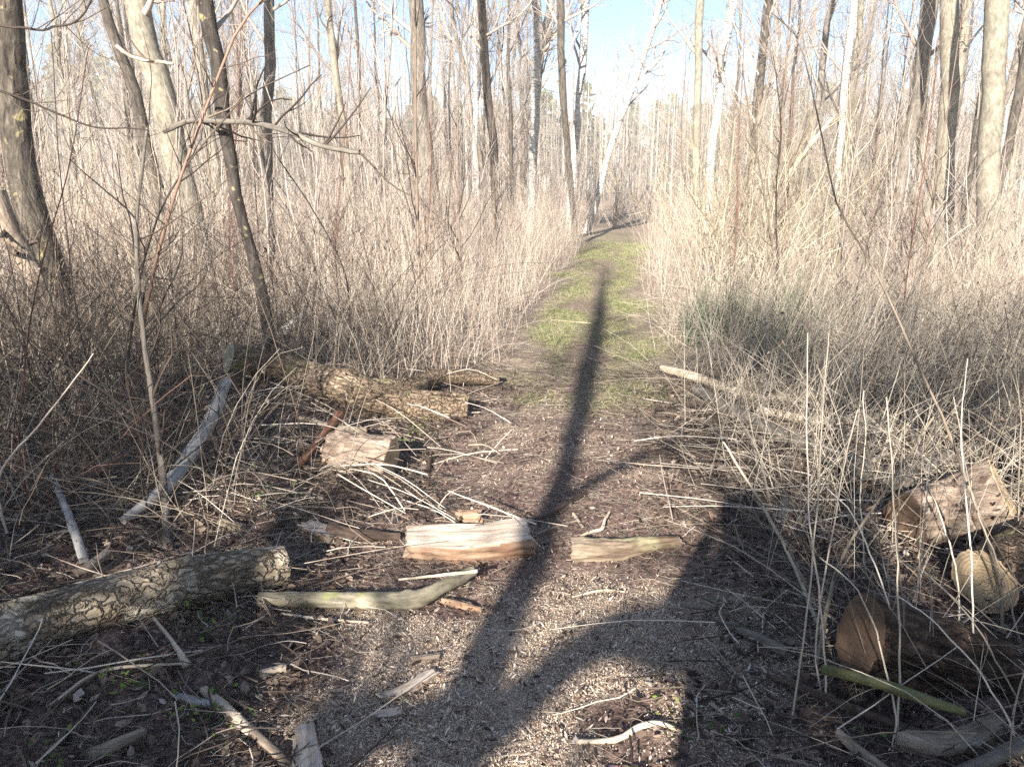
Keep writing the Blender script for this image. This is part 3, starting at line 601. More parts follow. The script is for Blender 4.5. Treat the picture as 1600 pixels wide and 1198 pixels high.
# bottom left pieces
log('stick', 'pale stick lying diagonally at the bottom left', 'stick', [G(318, 1078, .02), G(355, 1110, .02), G(395, 1145, .02)], [.014, .016, .015], 'stick_pale', 36, .12, (0, 0), None, 20, 50)
log('stick', 'brown stick continuing diagonally to the bottom edge', 'stick', [G(388, 1135, .02), G(430, 1175, .02), G(470, 1215, .02)], [.013, .013, .012], 'stick', 37, .12, (0, 0), None, 20, 40)
log('stick', 'bluish-grey stick beside the pale diagonal stick', 'stick', [G(268, 1083, .02), G(295, 1092, .02), G(330, 1100, .02)], [.008, .012, .010], 'dead_grey', 38, .1, (0, 0), None, 20, 30)
log('bark_chunk', 'grey furrowed bark slab standing at the bottom edge', 'bark', [G(478, 1140, .03), G(484, 1215, .03)], [.030, .036], 'split_bark', 39, .3, (0, 0), None, 40, 40, clip=.5, rough_end=.6)
log('bark_chunk', 'grey bark slab lying on the pale sawdust', 'bark', [G(600, 1090, .015), G(640, 1072, .02), G(682, 1048, .02)], [.018, .026, .018], 'split_bark', 40, .3, (0, 0), None, 36, 40, clip=.3, oval=.6, rough_end=.8)
log('bark_chunk', 'flat brown bark piece on sawdust near the bottom', 'bark', [G(582, 1118, .012), G(622, 1112, .012)], [.014, .03], 'split_bark', 41, .3, (0, 0), None, 32, 30, clip=.3, oval=.5, rough_end=.8)
log('bark_chunk', 'small stub of grey wood on sawdust above the bark slab', 'bark', [G(645, 1030, .012), G(685, 1026, .015)], [.014, .016], 'split_bark', 42, .25, (0, 0), None, 28, 30, rough_end=.6)
log('stick', 'small orange-brown wood piece on dark leaves lower left', 'stick', [G(408, 1052, .02), G(445, 1043, .02)], [.012, .015], 'stick_pale', 43, .2, (0, 0), None, 20, 24)
log('stick', 'curved white branch lying at the bottom of the path', 'stick', [G(893, 1158, .02), G(960, 1155, .02), G(1000, 1135, .03), G(1030, 1130, .03), G(1065, 1142, .015)], [.005, .0085, .0095, .008, .004], 'stick_pale', 44, .12, (0, 0), None, 16, 60)
log('stick', 'curly pale root curl on the path above the mossy split piece', 'stick', [G(905, 838, .02), G(925, 830, .02), G(940, 826, .03), G(945, 812, .03), G(952, 800, .03)], [.004, .006, .007, .006, .005], 'stick_pale', 45, .3, (0, 0), None, 14, 40)
log('stick', 'short pale chip standing on the path by the curly root', 'stick', [G(896, 803, .01), G(910, 822, .01)], [.008, .006], 'stick_pale', 46, .25, (0, 0), None, 14, 20)
log('stick', 'dark branch lying from the split log up the tree shadow', 'stick', [G(838, 812, .04), G(870, 795, .03), G(915, 770, .02)], [.012, .012, .008], 'stick_dark', 47, .2, (0, 0), None, 18, 40)
log('stick', 'thin pale stick beside the dark branch at the end of the split log', 'stick', [G(835, 835, .05), G(870, 822, .02), G(905, 812, .01)], [.005, .005, .004], 'stick', 48, .2, (0, 0), None, 12, 30)
log('stick', 'grey broken stick ending in the litter above the weathered log', 'stick', [G(120, 895, .05), G(140, 885, .06), G(168, 862, .08)], [.018, .018, .016], 'stick', 49, .15, (0, 0), None, 20, 30)
log('stick', 'bluish stick leaning among twigs behind the weathered log', 'stick', [G(82, 745, .12), G(105, 800, .08), G(132, 875, .03)], [.013, .016, .018], 'dead_grey', 50, .12, (0, 0), None, 20, 50)
log('stick', 'bent pale stalk with a frayed lower end on the dark leaves', 'stick', [G(240, 965, .09), G(268, 1000, .06), G(292, 1040, .02)], [.0045, .006, .014], 'stick_pale', 51, .15, (0, 0), None, 12, 30)
log('stick', 'long pale bent stalk on the dark leaves at lower left', 'stick', [G(75, 1103, .02), G(160, 1048, .04), G(285, 1036, .03)], [.004, .005, .004], 'stick_pale', 52, .1, (0, 0), None, 10, 30)
log('stick', 'thin grey stick lying below the bent grey-green branch', 'stick', [G(440, 958, .02), G(500, 966, .02), G(575, 972, .02)], [.004, .005, .004], 'stick_pale', 53, .1, (0, 0), None, 10, 30)
log('bark_chunk', 'long brown wood sliver right of the bent branch', 'wood chunk', [G(690, 938, .012), G(722, 946, .012), G(752, 952, .01)], [.010, .013, .010], 'split', 54, .25, (0, 0), None, 24, 30, rough_end=.5)
log('stick', 'dark half-buried branch at the bottom left edge', 'stick', [G(140, 1180, .02), G(190, 1160, .02), G(225, 1145, .02)], [.018, .019, .016], 'stick', 55, .15, (0, 0), None, 22, 40)
log('stick', 'curved pale root arching beside the sawn block', 'stick', [G(668, 742, .02), G(672, 720, .02), G(674, 706, .03)], [.016, .014, .010], 'stick_dark', 56, .15, (0, 0), None, 18, 30)
log('stick', 'thin pale stick lying across the path at the green patch', 'stick', [G(862, 500, .01), G(900, 503, .012), G(925, 505, .01)], [.005, .006, .005], 'stick_pale', 57, .1, (0, 0), None, 10, 20)
log('stick', 'bowed stick lying right of the green patch', 'stick', [G(955, 505, .02), G(985, 492, .05), G(1010, 498, .04), G(1040, 515, .01)], [.005, .007, .007, .005], 'stick', 58, .1, (0, 0), None, 10, 30)
log('stick', 'dark twisted twig on the shaded path right of the tree shadow', 'stick', [G(1010, 700, .01), G(1035, 690, .02), G(1065, 688, .01)], [.007, .009, .006], 'stick_dark', 59, .2, (0, 0), None, 14, 30)
log('stick', 'thin branch lying on the path below the mossy split piece', 'stick', [G(895, 932, .01), G(940, 922, .02), G(975, 924, .01)], [.003, .005, .004], 'stick_pale', 60, .15, (0, 0), None, 10, 30)

# ------------------------------------------------------------------ saplings and near stems
def sapling(name, label, cat, pts, r0, r1, m, ntw=30, tl=.35, seed=0, tm=None, group=None, sub=1.5, up=.12, K=24, ang=(25, 60), S=8):
    rng = np.random.default_rng(1000+seed)
    P = resample(np.asarray(pts), K); wig = .004*np.cumsum(rng.normal(size=(K, 3)), 0)*.5; wig -= np.linspace(0, 1, K)[:, None]*wig[-1]; P = P+wig
    R = np.linspace(r0, r1, K)
    base = P[0].copy(); P = P-base
    root = empty(name, base, label, cat, group)
    MB().tubes(P, R, S, rnd=rng.random(1)).build('stem', M[m], root)
    if ntw:
        mb = MB(); a, b = grow(P[None], R[None], ntw, tl, rng, .12, 1, ang, 6, up, .16, .5, .35, .0011, .3); mb.tubes(a, b, 4)
        if sub: c, d = grow(a, b, int(ntw*sub), tl*.45, rng, .25, 1, (25, 60), 4, up, .18, .6, .4, .0009, .3); mb.tubes(c, d, 3)
        mb.build('twig_sprays' if name in ('dry_stalk', 'broken_branch', 'overhanging_branch') else 'crown', M[tm or m], root)
    return root
sapling('sapling', 'slim grey-barked sapling standing just behind the weathered log', 'sapling', [G(262, 862), A(255, 760, 3.42), A(238, 620, 3.46), A(222, 500, 3.5), A(214, 395, 3.52), A(214, 330, 3.56), A(230, 200, 3.6)], .020, .006, 'bark_grey', 16, .7, 1, 'twig_dark')
sapling('sapling', 'thin reddish sapling leaning right across the upper left trees', 'sapling', [G(205, 640, 0), A(245, 420, 4.0), A(291, 260, 4.0), A(337, 133, 4.0), A(372, 45, 4.0), A(420, -10, 4.0)], .011, .006, 'twig_red', 22, .5, 2, 'twig_dark')
sapling('sapling', 'thin grey sapling forking toward the middle beneath the leaning one', 'sapling', [G(190, 620, 0), A(230, 400, 4.2), A(280, 280, 4.2), A(333, 210, 4.2), A(386, 151, 4.2), A(484, 102, 4.2)], .009, .003, 'twig_dark', 18, .45, 3)
sapling('sapling', 'long thin bare stem bowing from the top down to the lower right', 'sapling', [G(1565, 1010, 0), A(1560, 900, 2.5), A(1490, 700, 2.6), A(1420, 540, 2.7), A(1360, 410, 2.8), A(1310, 320, 2.85), A(1285, 220, 2.9), A(1265, 120, 2.95), A(1240, 50, 3.0), A(1205, 20, 3.0)], .0066, .002, 'stick', 6, .25, 4, 'twig_dark')
sapling('sapling', 'dark stem slanting from mid straw to the dark log at lower right', 'sapling', [G(1290, 1000, 0), A(1240, 880, 2.75), A(1180, 770, 2.9), A(1130, 690, 3.05)], .010, .004, 'twig_yellow', 4, .2, 5, 'twig_dark')
sapling('sapling', 'olive stem slanting up from the lower right logs toward the grey branch', 'sapling', [G(1270, 1050, 0), A(1310, 880, 2.5), A(1380, 770, 2.6), A(1460, 650, 2.7)], .008, .003, 'twig_yellow', 5, .2, 6, 'twig_dark')
lab = ['pale tall stalk standing in the middle of the right hand straw', 'pale tall stalk crossing its neighbour at the right hand straw', 'tan stalk rising in front of the dark log', 'brown stalk leaning left over the dark log', 'grey stalk leaning right beside the yellow sawn end',
       'reddish stalk standing before the pinkish log', 'thin stalk rising at the left side of the dark log', 'pale bent stalk arching over the dark log', 'long stalk slanting over the yellow sawn end', 'stalk leaning across the lower right corner',
       'straight stalk standing between dark log and straw', 'thin grey stalk standing at the right picture edge', 'tall stalk with crooked tip standing before the pinkish log', 'broken-topped stalk standing in the right straw']
near_st = [[(1290, 1110), (1280, 930), (1268, 760), (1262, 520)], [(1235, 1130), (1262, 960), (1278, 800), (1295, 520)], [(1400, 1165), (1408, 1000), (1400, 800), (1385, 620)], [(1420, 1100), (1390, 960), (1340, 820), (1290, 760)], [(1500, 1020), (1490, 900), (1450, 760), (1420, 640)],
           [(1598, 1010), (1560, 880), (1520, 780), (1490, 620)], [(1285, 1090), (1275, 1000), (1295, 860), (1340, 640)], [(1395, 1175), (1392, 1080), (1340, 930), (1280, 870)], [(1600, 1120), (1500, 960), (1440, 900), (1395, 870)], [(1598, 1190), (1560, 1100), (1470, 980), (1400, 930)],
           [(1415, 1110), (1412, 960), (1402, 850), (1410, 700)], [(1585, 900), (1592, 760), (1588, 600), (1570, 480)], [(1525, 1080), (1515, 880), (1500, 700), (1512, 560)], [(1350, 900), (1345, 780), (1352, 690), (1350, 610)]]
for i, (L_, pl) in enumerate(zip(lab, near_st)):
    g0 = G(*pl[0]); Y0 = g0[1]
    sapling('dry_stalk', L_, 'stalk', [g0]+[A(p[0], p[1], Y0+.06*(k+1)) for k, p in enumerate(pl[1:])], .0034, .0016, 'reed_grey' if i % 3 else 'reed', 3 if i % 2 else 0, .18, 20+i, None, 'tall dry stalks at the right foreground', 0, S=6)
mb = MB(); rng = np.random.default_rng(31)
xy = scatter(rng, 520, .95, 2.9, 1.6, 3.7, lambda x, y: ss(.15, .5, x-.8-.05*y)*.9*clr(x, y))
stalks(mb, rng, xy, rng.uniform(.3, 1.0, len(xy)), .5, .0022, 7, .35, bias=(.3, -.1), S=4)
stalks(mb, rng, scatter(rng, 500, 1.0, 3.2, 1.6, 3.4, clr), rng.uniform(.3, .9, 500), 1.2, .0019, 6, .5, bias=(-.5, .6), zoff=.25)
stalks(mb, rng, scatter(rng, 900, 1.0, 3.2, 1.6, 3.2, clr), rng.uniform(.1, .4, 900), 1.3, .0011, 5, .6)
tag(mb.build('dry_stalks', M['reed_grey']), 'loose grey stalks drooping over the lower right logs', 'dry grass', kind='stuff')

# left thicket: individual bare bushes
def bush(name, label, loc, nst, H, seed, m, spread=.6, tw=8, r=.008, arch=.0, group=None, tl=.35, sub=2.2):
    rng = np.random.default_rng(2000+seed); K = 9
    root = empty(name, loc, label, 'bush', group)
    a = rng.uniform(0, 2*math.pi, nst); d = np.stack([np.cos(a)*spread, np.sin(a)*spread, np.ones(nst)], 1)*rng.uniform(.6, 1.1, (nst, 1)); d = nrm(d+.25*rng.normal(size=(nst, 3))*spread)
    P = np.zeros((nst, K, 3)); P[:, 0] = rng.normal(0, .08*H/2, (nst, 3))*np.array([1, 1, 0]); P[:, 0, 2] = -.06
    Ln = H*rng.uniform(.5, 1.1, nst)
    for k in range(1, K): d = nrm(d+.12*rng.normal(size=(nst, 3))+np.array([0, 0, -arch*k/K])); P[:, k] = P[:, k-1]+d*(Ln/(K-1))[:, None]
    P[:, 1:, 2] = np.maximum(P[:, 1:, 2], .02)
    R = r*rng.uniform(.5, 1.3, (nst, 1))*np.linspace(1, .3, K)[None]
    mb = MB().tubes(P, R, 5); mb.build('stems', M[m], root)
    mb = MB(); q, s = grow(P, R, nst*tw, tl*H/1.5, rng, .2, 1, (25, 70), 5, .05, .2, .55, .35, .0013, .4); mb.tubes(q, s, 3)
    q2, s2 = grow(q, s, int(nst*tw*sub), tl*.4*H/1.5, rng, .2, 1, (25, 70), 4, .05, .22, .6, .4, .001, .3); mb.tubes(q2, s2, 3)
    mb.build('crown', M[m], root); return root
bl = [('dark tangled bramble bush at the far left edge', 40, 640, 22, 1.1, 'twig_dark'), ('dark twiggy bush between left edge trunk and slim sapling', 130, 600, 24, 1.2, 'twig_dark'),
      ('low dark bramble bush left of the pale grey debarked branch', 205, 700, 20, .8, 'twig_dark'), ('reddish bramble bush at left edge above the weathered log', 60, 800, 14, .8, 'twig_red'),
      ('twiggy dark bush left of the mossy trunk', 195, 560, 24, 1.3, 'twig_dark'), ('brown bush behind the mossy trunk end', 400, 455, 20, 1.1, 'twig_dark'),
      ('bare bush with arching stems far left below the leaning trunks', 160, 480, 20, 1.9, 'twig_dark'), ('pale bare bush behind dark one on the left', 330, 450, 22, 2.0, 'twig_far'),
      ('low dark bush behind the mossy fork', 620, 545, 12, .6, 'twig_dark'), ('dark leafless bush at the right edge behind the straw', 1560, 520, 22, 1.0, 'twig_dark'),
      ('upright dark bush standing in the right hand straw', 1330, 520, 12, 1.2, 'twig_dark'), ('dark bush right of the path near the rushes', 1180, 500, 12, .8, 'twig_far')]
for i, (L_, px, py, nst, H, m) in enumerate(bl):
    g = G(px, py); bush('bare_bush', L_, g, nst, H, i, m, .75 if i not in (10,) else .3, 8, .006, .25 if i % 2 == 0 else .05)

# ------------------------------------------------------------------ trees
def tree(name, label, cat, pts, widths, m, H=14, seed=0, nb=26, tm='twig_far', group=None, bl_=2.2, t0=.25, K=40, sub=7, sub2=4, S=16, up=.15, amp=.06):
    """pts: (px,py) up the trunk, at distance Y=pts[0] ; widths in picture pixels"""
    rng = np.random.default_rng(3000+seed); Y = pts[0]; pp = [A(a, b, Y) for a, b in pts[1:]]
    ws = [q*Y/F/2*1.02 for q in widths]
    P = sorted(zip([p[2] for p in pp], pp, ws), key=lambda q: q[0]); pp = [q[1] for q in P]; ws = [q[2] for q in P]
    d0 = nrm(pp[1]-pp[0]); g = pp[0].copy(); k = (g[2])/max(d0[2], .3); b = g-d0*k; b[2] = gz(b[0], b[1])-.15
    if g[2] > .3: pp = [b]+pp; ws = [ws[0]*1.12]+ws
    top = pp[-1]; d1 = nrm(nrm(pp[-1]-pp[-2])+np.array([0, 0, .8])); h = H-top[2]
    pp += [top+d1*h*.35, top+d1*h*.7+np.array([rng.normal(0, .3), 0, 0]), top+d1*h]; ws += [ws[-1]*.72, ws[-1]*.42, ws[-1]*.1]
    C = resample(np.column_stack([pp, ws]), K); P, R = C[:, :3], np.maximum(C[:, 3], .004)
    wob = fbm(np.arange(K)*.35, seed, 0, 1, 3); P[:, 0] += .35*R*wob; R = R*(1+.08*noise(np.arange(K)*.8, seed+.5, 0, 2))
    base = P[0].copy(); base[2] += .15; P = P-base
    root = empty(name, base, label, cat, group)
    MB().tubes(P, R, S, rnd=rng.random(1)).build('trunk', M[m], root)
    mb = MB(); a, b_ = grow(P[None], R[None], nb, bl_, rng, t0, .98, (30, 70), 8, up, .13, .38, .25, .004, .45); mb.tubes(a, b_, 5)
    c, d = grow(a, b_, nb*sub, bl_*.42, rng, .2, 1, (25, 60), 5, up*.5, .16, .5, .35, .0025, .35); mb.tubes(c, d, 3)
    if sub2: e, f = grow(c, d, nb*sub*sub2, bl_*.22, rng, .2, 1, (25, 60), 4, .03, .2, .6, .4, .0022, .3); mb.tubes(e, f, 3)
    mb.build('crown', M[tm], root); return root
tree('alder_tree', 'thick dark-sided trunk at the far left edge', 'tree', [7.2, (5, -20), (25, 140), (45, 290), (78, 440)], [36, 40, 44, 52], 'bark_oak_tree', 12, 1, 18)
tree('alder_tree', 'slim dark trunk leaning left beside the broad pale trunk at upper left', 'tree', [13, (160, -10), (210, 150), (228, 215), (248, 310)], [13, 17, 18, 20], 'bark_dark', 15, 2)
tree('alder_tree', 'broad grey-green trunk leaning left in the upper left', 'tree', [12.5, (212, -10), (245, 120), (262, 210), (282, 320)], [34, 36, 38, 40], 'bark_pale', 16, 3)
tree('willow_tree', 'dark lichen-spotted crooked trunk with yellow patches on the left', 'tree', [6.2, (322, -10), (343, 110), (352, 210), (368, 310), (392, 400), (412, 490)], [22, 23, 20, 18, 17, 18], 'bark_lichen', 10, 4, 14)
tree('alder_tree', 'straight medium trunk right of the lichen-spotted one', 'tree', [11, (422, -10), (418, 110), (412, 200), (418, 340)], [15, 16, 17, 18], 'bark_grey', 14, 5)
tree('alder_tree', 'thick grey trunk standing alone left of the path view', 'tree', [17, (650, -10), (657, 110), (662, 200), (668, 300)], [20, 22, 24, 27], 'bark_grey', 17, 6)
tree('alder_tree', 'slender dark trunk right of the thick grey one', 'tree', [19, (752, -10), (760, 120), (768, 200), (772, 270)], [11, 12, 12, 13], 'bark_dark', 15, 7)
tree('birch_tree', 'forked white birch left of the path end', 'birch', [24, (838, -10), (840, 60), (836, 130), (833, 270)], [12, 13, 13, 13], 'birch', 16, 8)
tree('birch_tree', 'second stem of white birch close behind the forked one', 'birch', [24.5, (862, -10), (852, 50), (846, 95), (838, 200)], [11, 10, 10, 6], 'birch', 16, 9)
tree('birch_tree', 'pale birch just left of the leaning one', 'birch', [23, (916, -10), (910, 80), (905, 140), (895, 270)], [11, 11, 12, 12], 'birch', 16, 10)
tree('birch_tree', 'strongly leaning thin birch over the end of the path', 'birch', [26, (1032, 0), (1000, 100), (965, 200), (940, 280)], [8, 9, 9, 10], 'birch', 15, 11)
tree('birch_tree', 'white birch at upper centre right behind the yellow bush', 'birch', [22, (1148, -10), (1132, 80), (1124, 150), (1108, 290)], [14, 14, 13, 12], 'birch', 16, 12)
tree('birch_tree', 'white birch left of the pale twin trunks', 'birch', [20, (1334, -10), (1322, 120), (1314, 220), (1308, 340)], [10, 10, 9, 9], 'birch', 15, 13)
tree('alder_tree', 'dark-edged trunk leaning right just left of the pale twin trunks', 'tree', [17, (1455, -10), (1440, 90), (1425, 200), (1400, 340)], [20, 20, 16, 14], 'bark_grey', 16, 14)
tree('alder_tree', 'smooth pale straight trunk, left of two at the right edge', 'tree', [15.5, (1478, -10), (1484, 150), (1478, 280), (1472, 425)], [24, 25, 26, 28], 'bark_pale', 17, 15, t0=.45)
tree('alder_tree', 'smooth pale thick trunk, right of two at the right edge', 'tree', [13.5, (1562, -10), (1550, 140), (1541, 280), (1533, 450)], [31, 31, 32, 34], 'bark_pale', 18, 16, t0=.45)
tree('alder_tree', 'thin dark trunk leaning at the far right edge', 'tree', [18, (1610, 60), (1588, 170), (1570, 250), (1550, 340)], [13, 13, 12, 12], 'bark_dark', 15, 17)
tree('alder_tree', 'thin grey trunk between dark-edged trunk and the pale twins', 'tree', [19, (1512, -10), (1498, 120), (1470, 250), (1440, 360)], [12, 12, 10, 10], 'bark_pale', 15, 18)
tree('alder_tree', 'two-tone slim trunk in front of the birches, left of the pale birch', 'tree', [21, (878, -10), (876, 80), (880, 160), (890, 260)], [11, 11, 10, 9], 'bark_dark', 15, 19)
tree('alder_tree', 'thin trunk leaning left between left trunk and leaning pair', 'tree', [16, (510, -10), (525, 120), (540, 220), (552, 320)], [9, 10, 10, 11], 'bark_pale', 15, 20)
tree('alder_tree', 'slim pale trunk rising left of the white birch behind the yellow bush', 'tree', [20, (1096, -10), (1092, 90), (1090, 200), (1088, 300)], [11, 11, 11, 11], 'bark_pale', 15, 21)
# low branches of note
sapling('broken_branch', 'thick grey dead branch hanging across the lichen-spotted trunk', 'branch', [A(255, 205, 6.0), A(300, 188, 6.0), A(345, 188, 5.95), (A(400, 192, 5.8)), A(455, 205, 5.6), A(500, 225, 5.5), A(562, 238, 5.4)], .021, .017, 'bark_grey', 14, .6, 60, 'twig_dark', K=30)
sapling('broken_branch', 'leaning pale barkless limb at the left edge', 'branch', [A(-10, 300, 6.5), A(20, 370, 6.5), A(60, 440, 6.5)], .095, .085, 'stick', 4, .4, 61, 'twig_dark')
sapling('overhanging_branch', 'dark thin branch reaching in from the top left edge', 'branch', [A(-40, 35, 2.6), A(40, 45, 2.6), A(85, 46, 2.6), A(120, 35, 2.6), A(145, -5, 2.6)], .0045, .003, 'twig_dark', 8, .3, 62)
sapling('overhanging_branch', 'dark drooping branch reaching in from the left edge', 'branch', [A(-40, 130, 2.6), A(30, 155, 2.6), A(100, 185, 2.6), A(150, 200, 2.6), A(232, 204, 2.6)], .0045, .0018, 'twig_dark', 9, .25, 63, up=.3)
sapling('broken_branch', 'broken pale stub branch in front of the leaning pair of trunks', 'branch', [A(270, 100, 5.6), A(215, 90, 5.6), A(182, 72, 5.6)], .010, .014, 'stick_pale', 3, .4, 64, 'twig_dark')
sapling('broken_branch', 'long pale fallen pole leaning in the yellow bushes right of the path', 'branch', [A(1225, 285, 16), A(1260, 235, 16), A(1300, 185, 16)], .05, .035, 'stick_pale', 8, 1., 65, 'twig_yellow')
for i, (L_, pts, Yd, r) in enumerate([('thin upright stem rising in front of the left bushes', [(120, 620), (90, 500), (60, 400), (70, 330)], 3.9, .006), ('pale straight dead stalk slanting across the left thicket', [(-5, 745), (60, 660), (110, 600), (146, 552)], 3.1, .006),
         ('red-brown stem slanting at the left edge', [(100, 760), (180, 690), (230, 640), (300, 585)], 3.4, .004), ('tall thin red stem at the left edge', [(30, 700), (50, 480), (100, 280), (138, 75)], 3.6, .005),
         ('thin dark stem with curved top beside the slim sapling', [(180, 700), (130, 540), (95, 300), (80, 50)], 4.6, .006), ('slim brown stem curving right behind the lichen-spotted trunk', [(540, 430), (490, 330), (430, 240), (380, 150)], 7, .008),
         ('dark upright stem right of the path by the rushes', [(1215, 470), (1200, 330), (1175, 200), (1160, 100)], 9, .014), ('dark forked stem right of the rushes', [(1335, 470), (1350, 400), (1375, 310), (1395, 240)], 8, .010),
         ('thin brown stem leaning over the right hand grass', [(1215, 430), (1212, 300), (1220, 200), (1212, 110)], 9.5, .014)]):
    p = [A(a, b, Yd) for a, b in pts]; b0 = p[0].copy(); b0[2] = gz(b0[0], b0[1])-.02; p = ([b0] if p[0][2] > .15 else [])+p
    sapling('sapling', L_, 'sapling', p, r, r*.4, 'twig_red' if 'red' in L_ else ('reed' if 'stalk' in L_ else 'twig_dark'), 0 if 'stalk' in L_ else 18, .4, 80+i, 'twig_dark')

LAND = [(30, 'the thick far-left trunk'), (212, 'the slim leaning dark trunk'), (262, 'the broad leaning grey-green trunk'), (355, 'the lichen-spotted trunk'), (416, 'the straight medium trunk'), (530, 'the thin pale leaning trunk'),
        (657, 'the thick lone grey trunk'), (765, 'the slender dark trunk'), (838, 'the forked white birch'), (905, 'the pale upright birch'), (985, 'the leaning birch'), (1090, 'the slim pale trunk'), (1128, 'the yellow-bush birch'),
        (1316, 'the birch left of the twins'), (1425, 'the dark-edged trunk'), (1480, 'the left pale twin trunk'), (1545, 'the right pale twin trunk'), (1600, 'the right edge trunk')]
def where(x, y):
    px = 800+F*x/(y*math.cos(PITCH)+.3); k = min(LAND, key=lambda q: abs(q[0]-px)); d = px-k[0]
    if px < -20 or px > 1640: return 'beyond the '+('left' if px < 0 else 'right')+' edge'
    return ('behind ' if abs(d) < 12 else ('left of ' if d < 0 else 'right of '))+k[1]
# background stand: prototypes copied, each tree an object
def proto(seed, H, r, m, tm, nb=34, t0=.18):
    rng = np.random.default_rng(4000+seed); K = 18
    P = np.zeros((K, 3)); P[:, 2] = np.linspace(-.2, H, K); P[:, :2] += np.cumsum(rng.normal(0, .05*H/14, (K, 2)), 0)+np.linspace(0, 1, K)[:, None]**1.2*rng.normal(0, .07*H, 2)
    P[:, :2] -= P[0, :2]; R = r*np.linspace(1, .12, K)**.8
    root = empty('bare_tree', (0, 0, 0), 'x', 'tree'); MB().tubes(P, R, 9, rnd=rng.random(1)).build('trunk', M[m], root)
    mb = MB(); a, b = grow(P[None], R[None], nb, H*.2, rng, t0, .98, (25, 60), 7, .16, .12, .4, .25, .006, .5); mb.tubes(a, b, 4)
    c, d = grow(a, b, nb*7, H*.085, rng, .2, 1, (25, 60), 5, .08, .15, .5, .35, .004, .35); mb.tubes(c, d, 3)
    e, f = grow(c, d, nb*22, H*.045, rng, .2, 1, (25, 60), 3, .03, .2, .6, .4, .003, .3); mb.tubes(e, f, 3)
    mb.build('crown', M[tm], root); return root
protos = [proto(1, 16, .11, 'bark_grey', 'twig_far'), proto(2, 18, .14, 'bark_grey', 'twig_far'), proto(3, 13, .07, 'bark_dark', 'twig_far'), proto(4, 15, .09, 'birch', 'twig_far'),
          proto(5, 12, .06, 'bark_pale', 'twig_far'), proto(6, 17, .12, 'bark_pale', 'twig_far'), proto(7, 11, .055, 'bark_grey', 'twig_far', 30, .1), proto(8, 14, .085, 'bark_dark', 'twig_far')]
kinds = ['grey trunk', 'tall grey trunk', 'thin dark trunk', 'thin white trunk', 'thin pale trunk', 'tall pale trunk', 'slight grey trunk', 'slim dark trunk']
seen_l = {}
def uniq(L):
    seen_l[L] = seen_l.get(L, 0)+1; return seen_l[L] == 1
rng = np.random.default_rng(55); first = set(); spots = []
tries = 0
while len(spots) < 250 and tries < 20000:
    tries += 1
    y = 20+68*rng.random()**.8; x = rng.uniform(-.72, .72)*y*1.02
    if abs(x-np.interp(y, PY, PX)) < 2.3+.03*y: continue
    if any((x-a)**2+(y-b)**2 < 1.6 for a, b in spots): continue
    if -.15 < x/y < .10 and rng.random() < .35: continue
    spots.append((x, y))
for (x, y) in spots:
    k = int(rng.integers(0, 8)); s = rng.uniform(.75, 1.25)
    side = 'left' if x < np.interp(y, PY, PX) else 'right'; dist = 'nearer' if y < 35 else ('middle' if y < 58 else 'farthest')
    dw = {'nearer': 'near', 'middle': 'mid-distance', 'farthest': 'distant'}[dist]; L_ = f'{"smaller" if s < .95 else "larger"} {dw} bare tree with {kinds[k]} {where(x, y)}'
    g = f'bare trees in the {dist} stand {side} of the path, {kinds[k]}'
    loc = (x, y, float(gz(x, y))-.05); rz = rng.uniform(0, 6.28)
    if k not in first: first.add(k); uniq(L_); r = protos[k]; r.location = loc; r.rotation_euler = (0, 0, rz); r.scale = (s, s, s); r['label'] = L_; r['group'] = g
    elif uniq(L_): dup(protos[k], loc, rz, (s, s, s), L_, g)
# background bushes
bp = [bush('bare_bush', 'x', (0, 0, 0), 16, 2.6, 50, 'twig_yellow', .35, 10, .012), bush('bare_bush', 'x', (0, 0, 0), 18, 2.2, 51, 'twig_far', .4, 10, .010),
      bush('bare_bush', 'x', (0, 0, 0), 16, 3.2, 52, 'twig_yellow', .3, 11, .014), bush('bare_bush', 'x', (0, 0, 0), 16, 2.8, 53, 'twig_far', .5, 11, .012)]
used = set(); bs = []
for px, Yd, k in ((1120, 12, 0), (1170, 13, 2), (1230, 12.5, 0), (1290, 13.5, 2), (1340, 14, 1), (1100, 17, 2), (1200, 18, 0), (1270, 18, 1), (1400, 15, 3), (1450, 19, 0), (1530, 17, 1), (1590, 14, 3), (1370, 19, 2),
                  (30, 10, 1), (110, 10.5, 3), (190, 10, 1), (260, 11, 0), (330, 12, 3), (70, 14, 2), (160, 15, 1), (240, 15, 3), (460, 14, 1), (560, 15, 3), (610, 16, 1), (700, 17, 1), (800, 19, 3), (870, 20, 1), (740, 21, 3),
                  (960, 30, 3), (925, 33, 3), (1010, 34, 3), (1045, 30, 1), (985, 38, 3), (1065, 21, 0), (1110, 15, 0), (1150, 16, 2), (1190, 11.5, 0), (1255, 16, 2), (1310, 17, 0), (1350, 12, 3), (1420, 12.5, 1), (1500, 13, 3), (500, 11, 3), (540, 12.5, 1), (650, 13, 3), (760, 14, 1), (850, 16, 3), (590, 19, 2), (400, 13, 1), (350, 17, 2), (960, 44, 2), (1000, 46, 3), (1040, 40, 1), (1030, 48, 0), (930, 48, 1), (980, 55, 3), (900, 36, 3), (1080, 24, 0), (1140, 24, 3)):
    s = rng.uniform(.8, 1.15)*(1.3 if Yd > 30 else 1); p = A(px, 400, Yd); bs.append((p[0], Yd, k, s))
for _ in range(70):
    y = rng.uniform(22, 60); x = rng.uniform(-.7, .7)*y
    if abs(x-np.interp(y, PY, PX)) < 2.8: continue
    bs.append((x, y, int(rng.integers(0, 4)), rng.uniform(.8, 1.5)))
